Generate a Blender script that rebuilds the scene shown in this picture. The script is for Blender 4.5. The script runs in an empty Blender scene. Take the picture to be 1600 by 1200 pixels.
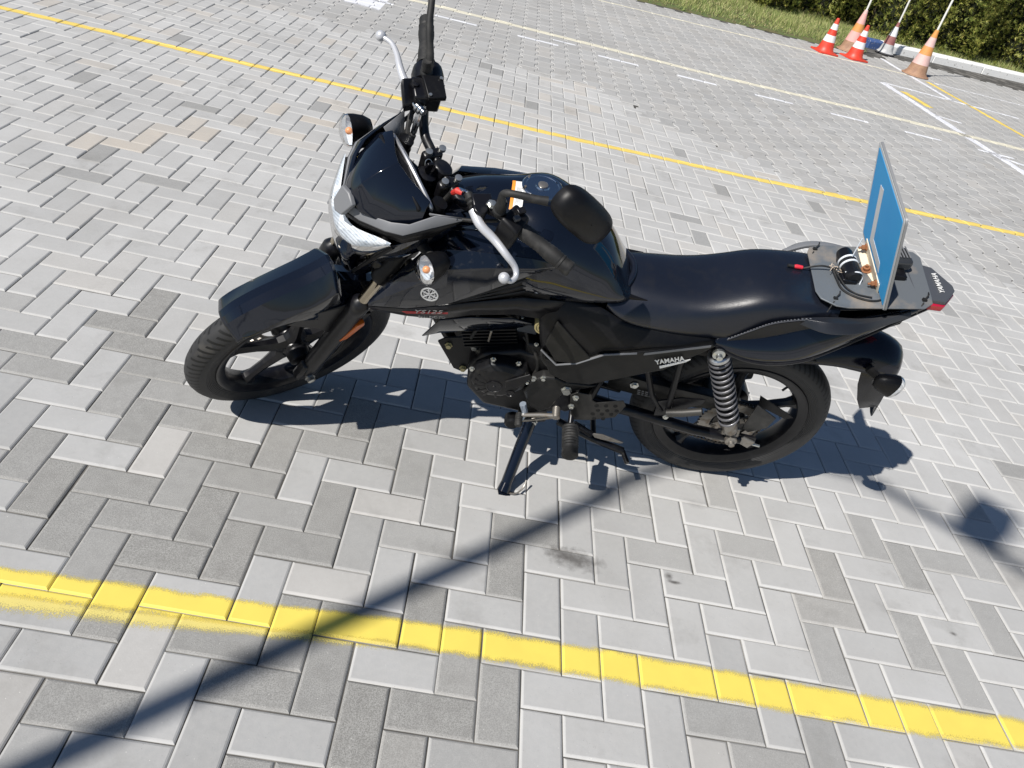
import bpy, math, random
import numpy as np
from mathutils import Vector, Matrix
random.seed(7); np.random.seed(7)
scene = bpy.context.scene
R = math.radians
# ---------------------------------------------------------------- camera
cam_data = bpy.data.cameras.new('camera'); cam = bpy.data.objects.new('camera', cam_data)
scene.collection.objects.link(cam); scene.camera = cam
CR = ((0.97551484, 0.03680430, 0.21683227), (0.19735737, -0.58158513, -0.78918237), (0.09706112, 0.81265256, -0.57460852))
cam.matrix_world = Matrix(((CR[0][0], -CR[1][0], -CR[2][0], 0.46475), (CR[0][1], -CR[1][1], -CR[2][1], -0.79475),
                           (CR[0][2], -CR[1][2], -CR[2][2], 1.58628), (0, 0, 0, 1)))
cam_data.sensor_width = 36; cam_data.lens = 26.8784; cam_data.clip_start = .02; cam_data.clip_end = 600
# ---------------------------------------------------------------- light
SUN_EL = R(47.6); SHADOW_AZ = R(41.3)
to_sun = Vector((-math.cos(SHADOW_AZ)*math.cos(SUN_EL), -math.sin(SHADOW_AZ)*math.cos(SUN_EL), math.sin(SUN_EL)))
world = bpy.data.worlds.new('World'); scene.world = world; world.use_nodes = True
wn = world.node_tree.nodes; wl = world.node_tree.links
sky = wn.new('ShaderNodeTexSky'); sky.sky_type = 'NISHITA'; sky.sun_disc = False
sky.sun_elevation = SUN_EL; sky.sun_rotation = math.atan2(to_sun.x, to_sun.y)
sky.air_density = 1.0; sky.dust_density = .4; sky.ozone_density = 4
bg = wn['Background']; bg.inputs['Strength'].default_value = .058
wl.new(sky.outputs[0], bg.inputs['Color'])
sun = bpy.data.lights.new('sun', 'SUN'); sun.energy = 5.0; sun.angle = R(.53); sun.color = (1, .955, .895)
suno = bpy.data.objects.new('sun', sun); scene.collection.objects.link(suno)
suno.rotation_euler = (-to_sun).to_track_quat('-Z', 'Y').to_euler()
scene.view_settings.view_transform = 'Standard'; scene.view_settings.look = 'None'
scene.view_settings.exposure = .08; scene.view_settings.gamma = 1
scene.render.engine = 'CYCLES'
# ---------------------------------------------------------------- material helper
def mat(name, base=(.5, .5, .5), rough=.5, metal=0, coat=0, spec=.5, noise=None, bump=None, alpha=1, trans=0, ior=1.5, emit=None, coat_rough=.03):
    m = bpy.data.materials.new(name); m.use_nodes = True; nt = m.node_tree; b = nt.nodes['Principled BSDF']
    b.inputs['Base Color'].default_value = (*base, 1); b.inputs['Roughness'].default_value = rough
    b.inputs['Metallic'].default_value = metal; b.inputs['Coat Weight'].default_value = coat
    b.inputs['Coat Roughness'].default_value = coat_rough; b.inputs['Specular IOR Level'].default_value = spec
    b.inputs['Alpha'].default_value = alpha; b.inputs['Transmission Weight'].default_value = trans; b.inputs['IOR'].default_value = ior
    tc = nt.nodes.new('ShaderNodeTexCoord')
    if noise:   # (scale, other colour, low, high, roughness change)
        n = nt.nodes.new('ShaderNodeTexNoise'); n.inputs['Scale'].default_value = noise[0]; n.inputs['Detail'].default_value = 6
        nt.links.new(tc.outputs['Object'], n.inputs['Vector'])
        mr = nt.nodes.new('ShaderNodeMapRange'); mr.inputs[1].default_value = noise[2]; mr.inputs[2].default_value = noise[3]
        nt.links.new(n.outputs['Fac'], mr.inputs[0])
        mx = nt.nodes.new('ShaderNodeMix'); mx.data_type = 'RGBA'
        mx.inputs[6].default_value = (*base, 1); mx.inputs[7].default_value = (*noise[1], 1)
        nt.links.new(mr.outputs[0], mx.inputs[0]); nt.links.new(mx.outputs[2], b.inputs['Base Color'])
        if len(noise) > 4:
            m2 = nt.nodes.new('ShaderNodeMapRange'); m2.inputs[3].default_value = rough; m2.inputs[4].default_value = noise[4]
            nt.links.new(mr.outputs[0], m2.inputs[0]); nt.links.new(m2.outputs[0], b.inputs['Roughness'])
    if bump:    # (scale, strength, distance)
        n = nt.nodes.new('ShaderNodeTexNoise'); n.inputs['Scale'].default_value = bump[0]; n.inputs['Detail'].default_value = 4
        nt.links.new(tc.outputs['Object'], n.inputs['Vector'])
        bp = nt.nodes.new('ShaderNodeBump'); bp.inputs['Strength'].default_value = bump[1]; bp.inputs['Distance'].default_value = bump[2]
        nt.links.new(n.outputs['Fac'], bp.inputs['Height']); nt.links.new(bp.outputs[0], b.inputs['Normal'])
    return m
# ---------------------------------------------------------------- mesh helpers
def cr(p0, p1, p2, p3, t):
    return .5*((2*p1)+(-p0+p2)*t+(2*p0-5*p1+4*p2-p3)*t*t+(-p0+3*p1-3*p2+p3)*t**3)
def spline(pts, n):
    P = [np.array(p, float) for p in pts]; P = [2*P[0]-P[1]]+P+[2*P[-1]-P[-2]]; out = []
    for i in range(1, len(P)-2):
        for k in range(n): out.append(cr(P[i-1], P[i], P[i+1], P[i+2], k/n))
    out.append(P[-2]); return out
def unit(v):
    v = np.array(v, float); l = np.linalg.norm(v); return v/l if l > 1e-12 else v
class MB:
    def __init__(s, xf=None): s.v = []; s.f = []; s.m = []; s.xf = xf; s.cm = 0
    def add(s, V, F):
        o = len(s.v)
        for p in V: s.v.append(tuple(s.xf(p)) if s.xf else tuple(float(c) for c in p))
        for f in F: s.f.append([o+i for i in f]); s.m.append(s.cm)
    def tube(s, path, r, n=10, caps=True, smooth=0):
        if smooth:
            k = len(path); path = spline(path, smooth)
            if not np.isscalar(r): r = [float(x) for x in np.interp(np.linspace(0, k-1, len(path)), range(k), r)]
        P = [np.array(p, float) for p in path]; N = len(P); rr = [r]*N if np.isscalar(r) else list(r)
        V = []; F = []; t = unit(P[1]-P[0]); u = unit(np.cross(t, (0, 0, 1) if abs(t[2]) < .9 else (1, 0, 0)))
        for i in range(N):
            t = unit(P[min(i+1, N-1)]-P[max(i-1, 0)]); u = unit(u-t*np.dot(u, t)); w = np.cross(t, u)
            for k in range(n):
                a = 2*math.pi*k/n; V.append(P[i]+rr[i]*(math.cos(a)*u+math.sin(a)*w))
        for i in range(N-1):
            for k in range(n):
                k2 = (k+1) % n; F.append([i*n+k, i*n+k2, (i+1)*n+k2, (i+1)*n+k])
        if caps: F += [list(range(n))[::-1], [(N-1)*n+k for k in range(n)]]
        s.add(V, F); return s
    def lathe(s, prof, o, axis, n=24, caps=True):   # prof: (radius, height along axis)
        ax = unit(axis); u = unit(np.cross(ax, (0, 0, 1) if abs(ax[2]) < .9 else (1, 0, 0))); w = np.cross(ax, u); o = np.array(o, float)
        V = []; F = []
        for r, h in prof:
            for k in range(n):
                a = 2*math.pi*k/n; V.append(o+ax*h+r*(math.cos(a)*u+math.sin(a)*w))
        for i in range(len(prof)-1):
            for k in range(n):
                k2 = (k+1) % n; F.append([i*n+k, i*n+k2, (i+1)*n+k2, (i+1)*n+k])
        if caps: F += [list(range(n))[::-1], [(len(prof)-1)*n+k for k in range(n)]]
        s.add(V, F); return s
    def cyl(s, a, b, r, r2=None, n=16):
        a = np.array(a, float); b = np.array(b, float); return s.lathe([(r, 0), (r if r2 is None else r2, np.linalg.norm(b-a))], a, b-a, n)
    def bolt(s, p, axis, r=.007, h=.006):
        return s.lathe([(r*1.5, 0), (r*1.5, h*.3), (r, h*.3), (r, h), (r*.6, h*1.15)], p, axis, 6 if r < .02 else 12)
    def box(s, c, size, ax=((1, 0, 0), (0, 1, 0), (0, 0, 1))):
        c = np.array(c, float); ax = [unit(a) for a in ax]
        V = [c+ax[0]*size[0]*i/2+ax[1]*size[1]*j/2+ax[2]*size[2]*k/2 for i in (-1, 1) for j in (-1, 1) for k in (-1, 1)]
        s.add(V, [[0, 1, 3, 2], [4, 6, 7, 5], [0, 4, 5, 1], [2, 3, 7, 6], [0, 2, 6, 4], [1, 5, 7, 3]]); return s
    def ball(s, c, rad, n=16, m=10, ax=((1, 0, 0), (0, 1, 0), (0, 0, 1))):
        c = np.array(c, float); rad = (rad,)*3 if np.isscalar(rad) else rad; V = []; F = []; ax = [unit(a) for a in ax]
        for i in range(m+1):
            t = math.pi*i/m
            for k in range(n):
                a = 2*math.pi*k/n; q = (math.sin(t)*math.cos(a)*rad[0], math.sin(t)*math.sin(a)*rad[1], math.cos(t)*rad[2])
                V.append(c+ax[0]*q[0]+ax[1]*q[1]+ax[2]*q[2])
        for i in range(m):
            for k in range(n):
                k2 = (k+1) % n; F.append([i*n+k, (i+1)*n+k, (i+1)*n+k2, i*n+k2])
        s.add(V, F); return s
    def prism(s, poly, vec, taper=1.0):
        P = [np.array(p, float) for p in poly]; c = sum(P)/len(P); v = np.array(vec, float); n = len(P)
        Q = [c+(p-c)*taper+v for p in P]
        F = [list(range(n)), [n+i for i in range(n)][::-1]]+[[i, n+i, n+(i+1) % n, (i+1) % n] for i in range(n)]
        s.add(P+Q, F); return s
    def grid(s, rows, closed=False, flip=False):
        m = len(rows); n = len(rows[0]); V = [p for r in rows for p in r]; F = []
        for i in range(m-1):
            for j in range(n if closed else n-1):
                j2 = (j+1) % n; q = [i*n+j, i*n+j2, (i+1)*n+j2, (i+1)*n+j]
                F.append(q[::-1] if flip else q)
        s.add(V, F); return s
    def patch(s, rows, nu=4, nv=4, **k):
        cols = [spline(r, nv) for r in rows]
        out = [spline([c[j] for c in cols], nu) for j in range(len(cols[0]))]
        return s.grid([[out[j][i] for j in range(len(out))] for i in range(len(out[0]))], **k)
    def build(s, name, mats, parent=None, angle=35, mods=()):
        me = bpy.data.meshes.new(name); me.from_pydata(s.v, [], s.f)
        mats = mats if isinstance(mats, (list, tuple)) else [mats]
        for m in mats: me.materials.append(m)
        if len(mats) > 1: me.polygons.foreach_set('material_index', s.m)
        me.polygons.foreach_set('use_smooth', [True]*len(me.polygons)); me.update(); me.set_sharp_from_angle(angle=R(angle))
        o = bpy.data.objects.new(name, me); scene.collection.objects.link(o)
        if parent: o.parent = parent
        for md in mods:
            x = o.modifiers.new(md[0].lower(), md[0])
            for k, v in md[1].items(): setattr(x, k, v)
        return o
BEV = lambda w, seg=2: ('BEVEL', dict(width=w, segments=seg, limit_method='ANGLE', angle_limit=R(30), harden_normals=False))
SOL = lambda t, off=-1: ('SOLIDIFY', dict(thickness=t, offset=off))
SMO = lambda n=10: ('SMOOTH', dict(factor=.5, iterations=n))
SUB = lambda n=2: ('SUBSURF', dict(levels=n, render_levels=n))
def empty(name, loc=(0, 0, 0), rot=None):
    o = bpy.data.objects.new(name, None); scene.collection.objects.link(o); o.location = loc; o.empty_display_size = .1
    if rot: o.rotation_euler = rot
    return o
def tag(o, label=None, cat=None, group=None, kind=None):
    if label: o['label'] = label
    if cat: o['category'] = cat
    if group: o['group'] = group
    if kind: o['kind'] = kind
    return o

# ================================================================ paving
def nd(nt, t, **k):
    n = nt.nodes.new(t)
    for a, v in k.items(): setattr(n, a, v)
    return n
def paver_material():
    m = bpy.data.materials.new('concrete_paver'); m.use_nodes = True; nt = m.node_tree; b = nt.nodes['Principled BSDF']; L = nt.links.new
    at = nd(nt, 'ShaderNodeAttribute', attribute_name='tone'); sep = nd(nt, 'ShaderNodeSeparateColor'); L(at.outputs['Color'], sep.inputs[0])
    geo = nd(nt, 'ShaderNodeNewGeometry')
    def noise(sc, det=4, rough=.6):
        n = nd(nt, 'ShaderNodeTexNoise'); n.inputs['Scale'].default_value = sc; n.inputs['Detail'].default_value = det; n.inputs['Roughness'].default_value = rough
        L(geo.outputs['Position'], n.inputs['Vector']); return n.outputs['Fac']
    def mix(f, a, c, mode='MIX'):
        x = nd(nt, 'ShaderNodeMix', data_type='RGBA', blend_type=mode)
        for i, v in ((0, f), (6, a), (7, c)):
            if isinstance(v, (int, float)): x.inputs[i].default_value = v
            elif isinstance(v, tuple): x.inputs[i].default_value = (*v, 1)
            else: L(v, x.inputs[i])
        return x.outputs[2]
    def rng(v, a, c, lo=0., hi=1.):
        x = nd(nt, 'ShaderNodeMapRange')
        for i, q in ((1, a), (2, c), (3, lo), (4, hi)): x.inputs[i].default_value = q
        L(v, x.inputs[0]); return x.outputs[0]
    def mul(a, c, op='MULTIPLY'):
        x = nd(nt, 'ShaderNodeMath', operation=op)
        for i, v in ((0, a), (1, c)):
            if isinstance(v, (int, float)): x.inputs[i].default_value = v
            else: L(v, x.inputs[i])
        return x.outputs[0]
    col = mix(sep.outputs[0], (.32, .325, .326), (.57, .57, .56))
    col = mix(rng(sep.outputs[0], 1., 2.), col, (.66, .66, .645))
    col = mix(mul(sep.outputs[2], .8), col, (.58, .51, .42))
    col = mix(rng(noise(9, 5), .3, .75, 0, .35), col, (.36, .355, .34))
    col = mix(rng(noise(60, 3), .35, .7, 0, .22), col, (.56, .55, .53))
    fine = noise(420, 3, .75)
    grain = rng(fine, .38, .66)
    weath = mix(grain, (.185, .182, .170), (.43, .425, .405))
    weath = mix(rng(noise(26, 5), .45, .7, 0, .45), weath, (.19, .185, .175))
    col = mix(sep.outputs[1], col, weath)
    col = mix(mul(grain, .10), col, (.3, .3, .29))
    col = mix(rng(noise(1.1, 3), .45, .72, 0, .30), col, (.27, .268, .26))
    col = mix(rng(noise(3.4, 6, .7), .56, .70, 0, .35), col, (.22, .215, .20))
    # specks: small dark pits and pale aggregate
    vo = nd(nt, 'ShaderNodeTexVoronoi'); vo.inputs['Scale'].default_value = 190; L(geo.outputs['Position'], vo.inputs['Vector'])
    pit = mul(rng(vo.outputs['Distance'], .10, .20, 1, 0), rng(noise(33, 2), .56, .64))
    col = mix(mul(pit, .5), col, (.14, .13, .12))
    vo2 = nd(nt, 'ShaderNodeTexVoronoi'); vo2.inputs['Scale'].default_value = 75; L(geo.outputs['Position'], vo2.inputs['Vector'])
    chip = mul(rng(vo2.outputs['Distance'], .04, .09, 1, 0), rng(noise(20, 2), .54, .6))
    col = mix(mul(chip, .8), col, (.75, .74, .70))
    # oil stains (x, y, radius x, radius y, strength)
    for sx, sy, rx, ry, st in ((.945, .672, .075, .035, .85), (.90, .69, .045, .022, .6), (1.22, .675, .012, .012, .9), (1.235, .655, .02, .006, .9), (.60, .62, .10, .03, .25), (.19, .21, .08, .03, .35), (.75, .95, .012, .012, .7), (.69, .8, .02, .012, .25), (2.09, .65, .01, .006, .8), (1.36, 1.0, .05, .02, .25)):
        vm = nd(nt, 'ShaderNodeVectorMath', operation='SUBTRACT'); L(geo.outputs['Position'], vm.inputs[0]); vm.inputs[1].default_value = (sx, sy, 0)
        v2 = nd(nt, 'ShaderNodeVectorMath', operation='MULTIPLY'); L(vm.outputs[0], v2.inputs[0]); v2.inputs[1].default_value = (1/rx, 1/ry, 0)
        ln = nd(nt, 'ShaderNodeVectorMath', operation='LENGTH'); L(v2.outputs[0], ln.inputs[0])
        d = mul(ln.outputs['Value'], mul(noise(45, 4), 1.6), 'ADD')
        col = mix(mul(rng(d, 1.0, 2.1, 1, 0), st), col, (.09, .085, .08))
    L(col, b.inputs['Base Color']); b.inputs['Roughness'].default_value = .82; b.inputs['Specular IOR Level'].default_value = .35
    bp = nd(nt, 'ShaderNodeBump'); bp.inputs['Distance'].default_value = .0012
    L(mul(sep.outputs[1], .55, 'MULTIPLY'), bp.inputs['Strength']); L(fine, bp.inputs['Height'])
    bp2 = nd(nt, 'ShaderNodeBump'); bp2.inputs['Distance'].default_value = .0012; bp2.inputs['Strength'].default_value = .22
    L(noise(240, 4), bp2.inputs['Height']); L(bp.outputs[0], bp2.inputs['Normal']); L(bp2.outputs[0], b.inputs['Normal'])
    return m
M_PAV = paver_material()
WX = {(-2,0),(1,1),(0,2),(2,2),(0,4),(-2,4),(1,5),(-1,5),(-1,7),(-2,6),(-2,8),(-4,8),(-3,9),(-5,9),(-4,10),(-6,12),(-5,11),(-7,13),(-6,14),(-8,10),(-9,11),
      (-4,6),(-5,5),(-6,6),(-3,5),(2,6),(16,6),(16,4),(17,7),(20,8),(21,9),(19,9),(19,5),(20,4),(12,2),(6,2),(7,1),(5,1),(4,0),(3,1),(5,-1),(7,7),(7,5),(5,3),(3,3),
      (22,6),(-3,3),(-2,2),(-4,4),(24,12),(2,10),(3,9),(0,8),(1,9),(2,-2),(3,-1),(8,-2),(14,0)}
LX = {(0,0),(-1,3),(1,3),(-3,7),(-6,10),(-7,11),(-8,12),(-6,8),(-7,9),(-5,7),(-1,1),(4,2),(8,2),(2,4),(9,5),(10,4),(13,5),(12,4),(15,5),(16,8),(19,7),(8,0),(9,-1)}
BX = {(-14,26),(-13,27),(-12,28),(-12,30),(-10,30),(-9,33),(-7,33),(-8,36),(-6,36),(-4,38),(-3,35),(-1,37),(1,35),(2,38),(0,40),(3,41),(-5,43),(6,42),(24,46),(-11,31),(-2,32),(0,28)}
BORDER = [(-9, 6.05), (1.3, 6.05), (1.72, 5.55), (2.1, 5.25), (2.55, 4.85), (3.3, 4.1), (3.95, 3.45), (6, 1.6), (10, -2)]
def border_y(x): return float(np.interp(x, [b[0] for b in BORDER], [b[1] for b in BORDER]))
PAVERS = []      # (top outline with bevel rings, tone) kept so painted lines can be laid on the real faces
def paver(V, F, T, poly, bev, tone, z, tilt):
    """poly: ccw outline in xy; three rings: joint bottom, bevel foot, top edge"""
    P = np.array(poly); c = P.mean(0); n = len(P); o = len(V)
    e = np.roll(P, -1, 0)-P; nrm = np.stack([e[:, 1], -e[:, 0]], 1); nrm /= np.linalg.norm(nrm, axis=1)[:, None]
    prev = np.roll(nrm, 1, 0); off = (nrm+prev)/(1+(nrm*prev).sum(1))[:, None]
    def ring(d, z0): return [(float(a), float(b), float(z0+z+tilt[0]*(a-c[0])+tilt[1]*(b-c[1]))) for a, b in P-off*d]
    r0, r1, r2, r3 = ring(.0004, -.02), ring(.0004, -bev*.8), ring(bev*.55, -bev*.28), ring(bev*1.15, 0.)
    V += r0+r1+r2+r3
    for k in range(3):
        for i in range(n):
            j = (i+1) % n; F.append([o+k*n+i, o+k*n+j, o+(k+1)*n+j, o+(k+1)*n+i])
    F.append([o+3*n+i for i in range(n)])
    t_, w_, b_ = tone; edge = (1+.75*min(1, max(.12, (c[0]+.3)/1.6)) if c[1] < border_y(c[0]) else .9, w_*(.8 if c[0] < .5 else .55), b_*.5); T += [edge]*(2*n)+[((t_+edge[0])/2, w_, b_)]*n+[tone]*n  # bevel edges whitened: efflorescence, plus a sunlit look painted in towards the right
    return r1, r2, r3
def make_pavers(name, cells, bev):
    V = []; F = []; T = []
    for poly, tone in cells:
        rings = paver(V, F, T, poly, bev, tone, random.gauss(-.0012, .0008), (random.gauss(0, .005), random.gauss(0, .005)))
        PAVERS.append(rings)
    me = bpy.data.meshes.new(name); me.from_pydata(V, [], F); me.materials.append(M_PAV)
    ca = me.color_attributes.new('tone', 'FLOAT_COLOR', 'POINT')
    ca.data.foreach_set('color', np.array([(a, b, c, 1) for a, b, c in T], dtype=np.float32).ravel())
    me.update(); o = bpy.data.objects.new(name, me); scene.collection.objects.link(o); tag(o, kind='structure'); return o
cells = []; g_ = .0010
for i in range(-56, 100):
    for j in range(-34, 64):
        s = (i+j) % 4
        if s == 0: w, h = 1, 2
        elif s == 2: w, h = 2, 1
        else: continue
        x0, y0, x1, y1 = i*.1+g_, j*.1+g_, (i+w)*.1-g_, (j+h)*.1-g_
        if (y0+y1)/2 > border_y((x0+x1)/2) - .02: continue
        jx = random.gauss(0, .0006); jy = random.gauss(0, .0006)
        poly = [(x0+jx, y0+jy), (x1+jx, y0+jy), (x1+jx, y1+jy), (x0+jx, y1+jy)]
        k = (i, j); xm, ym = (x0+x1)/2, (y0+y1)/2
        tb_ = .30+.42*min(1, max(0, (ym-.1)/2.2))+.22*min(1, max(0, (xm-.3)/1.6)); t = min(1, max(0, random.gauss(min(.85, tb_+.05), .09))); w_ = max(0, random.gauss(.05, .05)); be = 0  # base tone gets paler with distance and towards the right
        if k in WX: w_ = random.uniform(.65, .95)*(.72 if xm > 1.1 else 1)
        elif k in LX: w_ = 0; t = min(1, tb_+random.uniform(.10, .24))
        elif ym < 1.5 and random.random() < (.35 if xm < .3 else .12): w_ = random.uniform(.25, .6)
        elif random.random() < .03: w_ = random.uniform(.3, .6); t = .2
        if k in BX: be = random.uniform(.6, 1)
        elif ym > 3.2 and xm < 1.6 and random.random() < .07: be = random.uniform(.3, .7)
        elif random.random() < .12: be = random.uniform(.05, .25)
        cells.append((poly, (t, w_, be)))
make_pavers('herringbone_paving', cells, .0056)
# double-T shaped blocks beyond
cells = []
N_, W_ = .0575, .0855
half = [(W_, -.1), (W_, -.066), (.0672, -.052), (N_, -.034), (N_, .034), (.0672, .052), (W_, .066), (W_, .1)]
prof = half+[(-x, y) for x, y in half[::-1]]
for i in range(-22, 110):
    for j in range(6, 62):
        cx = -.518+.0715+i*.1432; cy = j*.2+(.1 if i % 2 else 0)+.02
        if cy < border_y(cx)-.09 or cy > 13.6 or cy < -1: continue
        if cy > 11.35+max(0, cx-1.5)*.12 and cx < 6.4: continue
        if cy > 12.75+(cx-6.4)*.19: continue
        if cx < -3 and cy < 5: continue
        poly = [(cx+a*.986, cy+b*.996) for a, b in prof]
        far = min(1, max(0, (cy-5)/6))
        cells.append((poly, (min(1, max(0, random.gauss(.5, .09))), min(1, max(0, random.gauss(.16, .06))), abs(random.gauss(0, .10)))))
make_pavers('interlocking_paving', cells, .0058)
# bed under the joints and the ground out to the horizon
M_SAND = mat('joint_sand', (.075, .072, .066), .95, noise=(5, (.20, .19, .175), .48, .66))
M_FAR = mat('far_ground', (.40, .40, .39), .9, noise=(3, (.33, .33, .32), .4, .6))
MB().grid([[(-6, -4, -.0075), (12, -4, -.0075)], [(-6, 13.9, -.0085), (16, 13.9, -.0085)]]).build('paving_bed', M_SAND)
tag(bpy.data.objects['paving_bed'], kind='structure')
MB().grid([[(-400, -400, -.03), (400, -400, -.03)], [(-400, 400, -.03), (400, 400, -.03)]]).build('ground', M_FAR)
tag(bpy.data.objects['ground'], kind='structure')
# ---------------------------------------------------------------- painted lines, laid on the faces of the pavers
def clip(poly, a, b):      # keep the part of poly left of a->b (xy)
    out = []; n = len(poly)
    def sd(p): return (b[0]-a[0])*(p[1]-a[1])-(b[1]-a[1])*(p[0]-a[0])
    for i in range(n):
        p, q = poly[i], poly[(i+1) % n]; sp, sq = sd(p), sd(q)
        if sp >= 0: out.append(p)
        if sp*sq < 0:
            t = sp/(sp-sq); out.append(tuple(p[k]+(q[k]-p[k])*t for k in range(3)))
    return out
def paint_material(name, col, fresh, thin):
    m = bpy.data.materials.new(name); m.use_nodes = True; nt = m.node_tree; b = nt.nodes['Principled BSDF']; L = nt.links.new
    geo = nd(nt, 'ShaderNodeNewGeometry'); at = nd(nt, 'ShaderNodeAttribute', attribute_name='edge')
    n1 = nd(nt, 'ShaderNodeTexNoise'); n1.inputs['Scale'].default_value = 16; n1.inputs['Detail'].default_value = 5; L(geo.outputs['Position'], n1.inputs['Vector'])
    n2 = nd(nt, 'ShaderNodeTexNoise'); n2.inputs['Scale'].default_value = 420; n2.inputs['Detail'].default_value = 3; L(geo.outputs['Position'], n2.inputs['Vector'])
    def math_(op, a, c):
        x = nd(nt, 'ShaderNodeMath', operation=op)
        for i, v in ((0, a), (1, c)):
            if isinstance(v, (int, float)): x.inputs[i].default_value = v
            else: L(v, x.inputs[i])
        return x.outputs[0]
    # edge attribute: 0 at the rim of the stripe, 1 inside
    e = math_('ADD', at.outputs['Fac'], math_('MULTIPLY', math_('SUBTRACT', n1.outputs['Fac'], .5), .55))
    e = math_('ADD', e, math_('MULTIPLY', math_('SUBTRACT', n2.outputs['Fac'], .5), fresh))
    mr = nd(nt, 'ShaderNodeMapRange'); mr.inputs[1].default_value = thin-.12; mr.inputs[2].default_value = thin+.22; L(e, mr.inputs[0])
    mx = nd(nt, 'ShaderNodeMix', data_type='RGBA'); mx.inputs[6].default_value = (col[0]*.84, col[1]*.84, col[2]*.88, 1); mx.inputs[7].default_value = (*col, 1)
    L(n1.outputs['Fac'], mx.inputs[0]); L(mx.outputs[2], b.inputs['Base Color']); L(mr.outputs[0], b.inputs['Alpha']); b.inputs['Roughness'].default_value = .6
    return m
M_YEL = paint_material('yellow_paint', (.88, .71, .13), .7, .15)
M_YEL2 = paint_material('yellow_paint_far', (.90, .68, .16), .7, .16)
M_WHI = paint_material('white_paint', (.84, .85, .86), .7, .08)
M_WHT = paint_material('white_paint_fresh', (.84, .85, .87), .4, .04)
M_CRE = paint_material('cream_paint', (.80, .76, .60), .7, .06)
def stripe(name, path, m, lift=.0006):
    """path: list of (x, y_low, y_high) for stripes along x, or ((x0,y0),(x1,y1),width)"""
    quads = []
    if len(path) == 3 and not np.isscalar(path[0]) and len(path[0]) == 2:
        (xa, ya), (xb, yb), w = path; d = unit((xb-xa, yb-ya)); nn = np.array((-d[1], d[0]))*w/2; L_ = math.hypot(xb-xa, yb-ya); k = max(1, int(L_/.5))
        for i in range(k):
            p = np.array((xa, ya))+d*L_*i/k; q = np.array((xa, ya))+d*L_*(i+1)/k
            quads.append([p-nn, q-nn, q+nn, p+nn])
    else:
        for (xa, la, ha), (xb, lb, hb) in zip(path[:-1], path[1:]): quads.append([(xa, la), (xb, lb), (xb, hb), (xa, ha)])
    V2 = []; F2 = []; E2 = []
    for Q in quads:
        Q = [np.array(q, float) for q in Q]; m0 = (Q[0]+Q[3])/2; m1 = (Q[1]+Q[2])/2
        for H, rim in (([Q[0], Q[1], m1, m0], (Q[0], Q[1])), ([m0, m1, Q[2], Q[3]], (Q[2], Q[3]))):
            d = rim[1]-rim[0]; ln = math.hypot(*d); hw = max(1e-6, abs(d[0]*(m0[1]-rim[0][1])-d[1]*(m0[0]-rim[0][0]))/ln)
            xs = [q[0] for q in H]; ys = [q[1] for q in H]; x0, x1, y0, y1 = min(xs)-.25, max(xs)+.25, min(ys)-.25, max(ys)+.25
            for r1, r2, r3 in PAVERS:
                if not (x0 < r3[0][0] < x1 and y0 < r3[0][1] < y1): continue
                n = len(r1); fs = [r3]+[[r2[i], r2[(i+1) % n], r3[(i+1) % n], r3[i]] for i in range(n)]+[[r1[i], r1[(i+1) % n], r2[(i+1) % n], r2[i]] for i in range(n)]
                if n > 4: fs = [[r3[k] for k in (q_, q_+1, 14-q_, 15-q_)] for q_ in range(7)]+fs[1:]
                for f in fs:
                    c = [tuple(p) for p in f]
                    for k in range(4):
                        c = clip(c, H[k], H[(k+1) % 4])
                        if len(c) < 3: break
                    if len(c) < 3: continue
                    o = len(V2)
                    for p in c:
                        V2.append((p[0], p[1], p[2]+lift)); E2.append(min(1., abs(d[0]*(p[1]-rim[0][1])-d[1]*(p[0]-rim[0][0]))/ln/hw))
                    F2.append(list(range(o, len(V2))))
    me = bpy.data.meshes.new(name); me.from_pydata(V2, [], F2); me.materials.append(m)
    a = me.attributes.new('edge', 'FLOAT', 'POINT'); a.data.foreach_set('value', np.array(E2, dtype=np.float32))
    me.update(); o = bpy.data.objects.new(name, me); scene.collection.objects.link(o); tag(o, kind='structure'); return o
stripe('yellow_line_near', [(-1.6, .245, .325), (-.43, .262, .346), (-.2, .268, .355), (0, .277, .362), (.2, .287, .368), (.5, .302, .386), (.9, .303, .398), (1.3, .296, .40), (1.75, .29, .396), (2.2, .30, .402), (4, .30, .41)], M_YEL)
M_YELF = paint_material('yellow_overspray', (.78, .66, .20), 1.2, .50)
stripe('yellow_overspray', [(-1.6, .17, .30), (-.43, .205, .31), (-.1, .225, .31), (.2, .255, .33), (.5, .28, .34)], M_YELF, .0004)
stripe('yellow_line_far', [(-5, 4.24, 4.32), (-2.67, 4.315, 4.40), (-1.49, 4.34, 4.425), (-.25, 4.375, 4.46), (1.07, 4.395, 4.48), (1.8, 4.435, 4.52), (2.4, 4.46, 4.55), (3.25, 4.53, 4.63), (4.3, 4.61, 4.71), (6, 4.74, 4.85), (9, 4.9, 5.0)], M_YEL2)
stripe('cream_line', [(-2.5, 7.51, 7.64), (-.3, 7.61, 7.74), (2.7, 7.59, 7.72), (4.35, 7.70, 7.84), (6.3, 7.72, 7.87), (10, 7.75, 7.87)], M_CRE)
for x in np.arange(-1.05, 9, .815): stripe('white_dash', [(x-.01, 7.19, 7.265), (x+.40, 7.19, 7.265)], M_WHI)
stripe('white_dash', [(.93, 7.42, 7.47), (1.16, 7.42, 7.47)], M_WHI)
stripe('white_patch', [(-1.05, 6.85, 7.4), (-.72, 6.82, 7.45)], M_WHT)
stripe('pale_line', [(-1, 10.45, 10.52), (3.29, 10.73, 10.81), (4.75, 10.87, 10.95), (6.46, 11.0, 11.08)], M_CRE)
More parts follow.
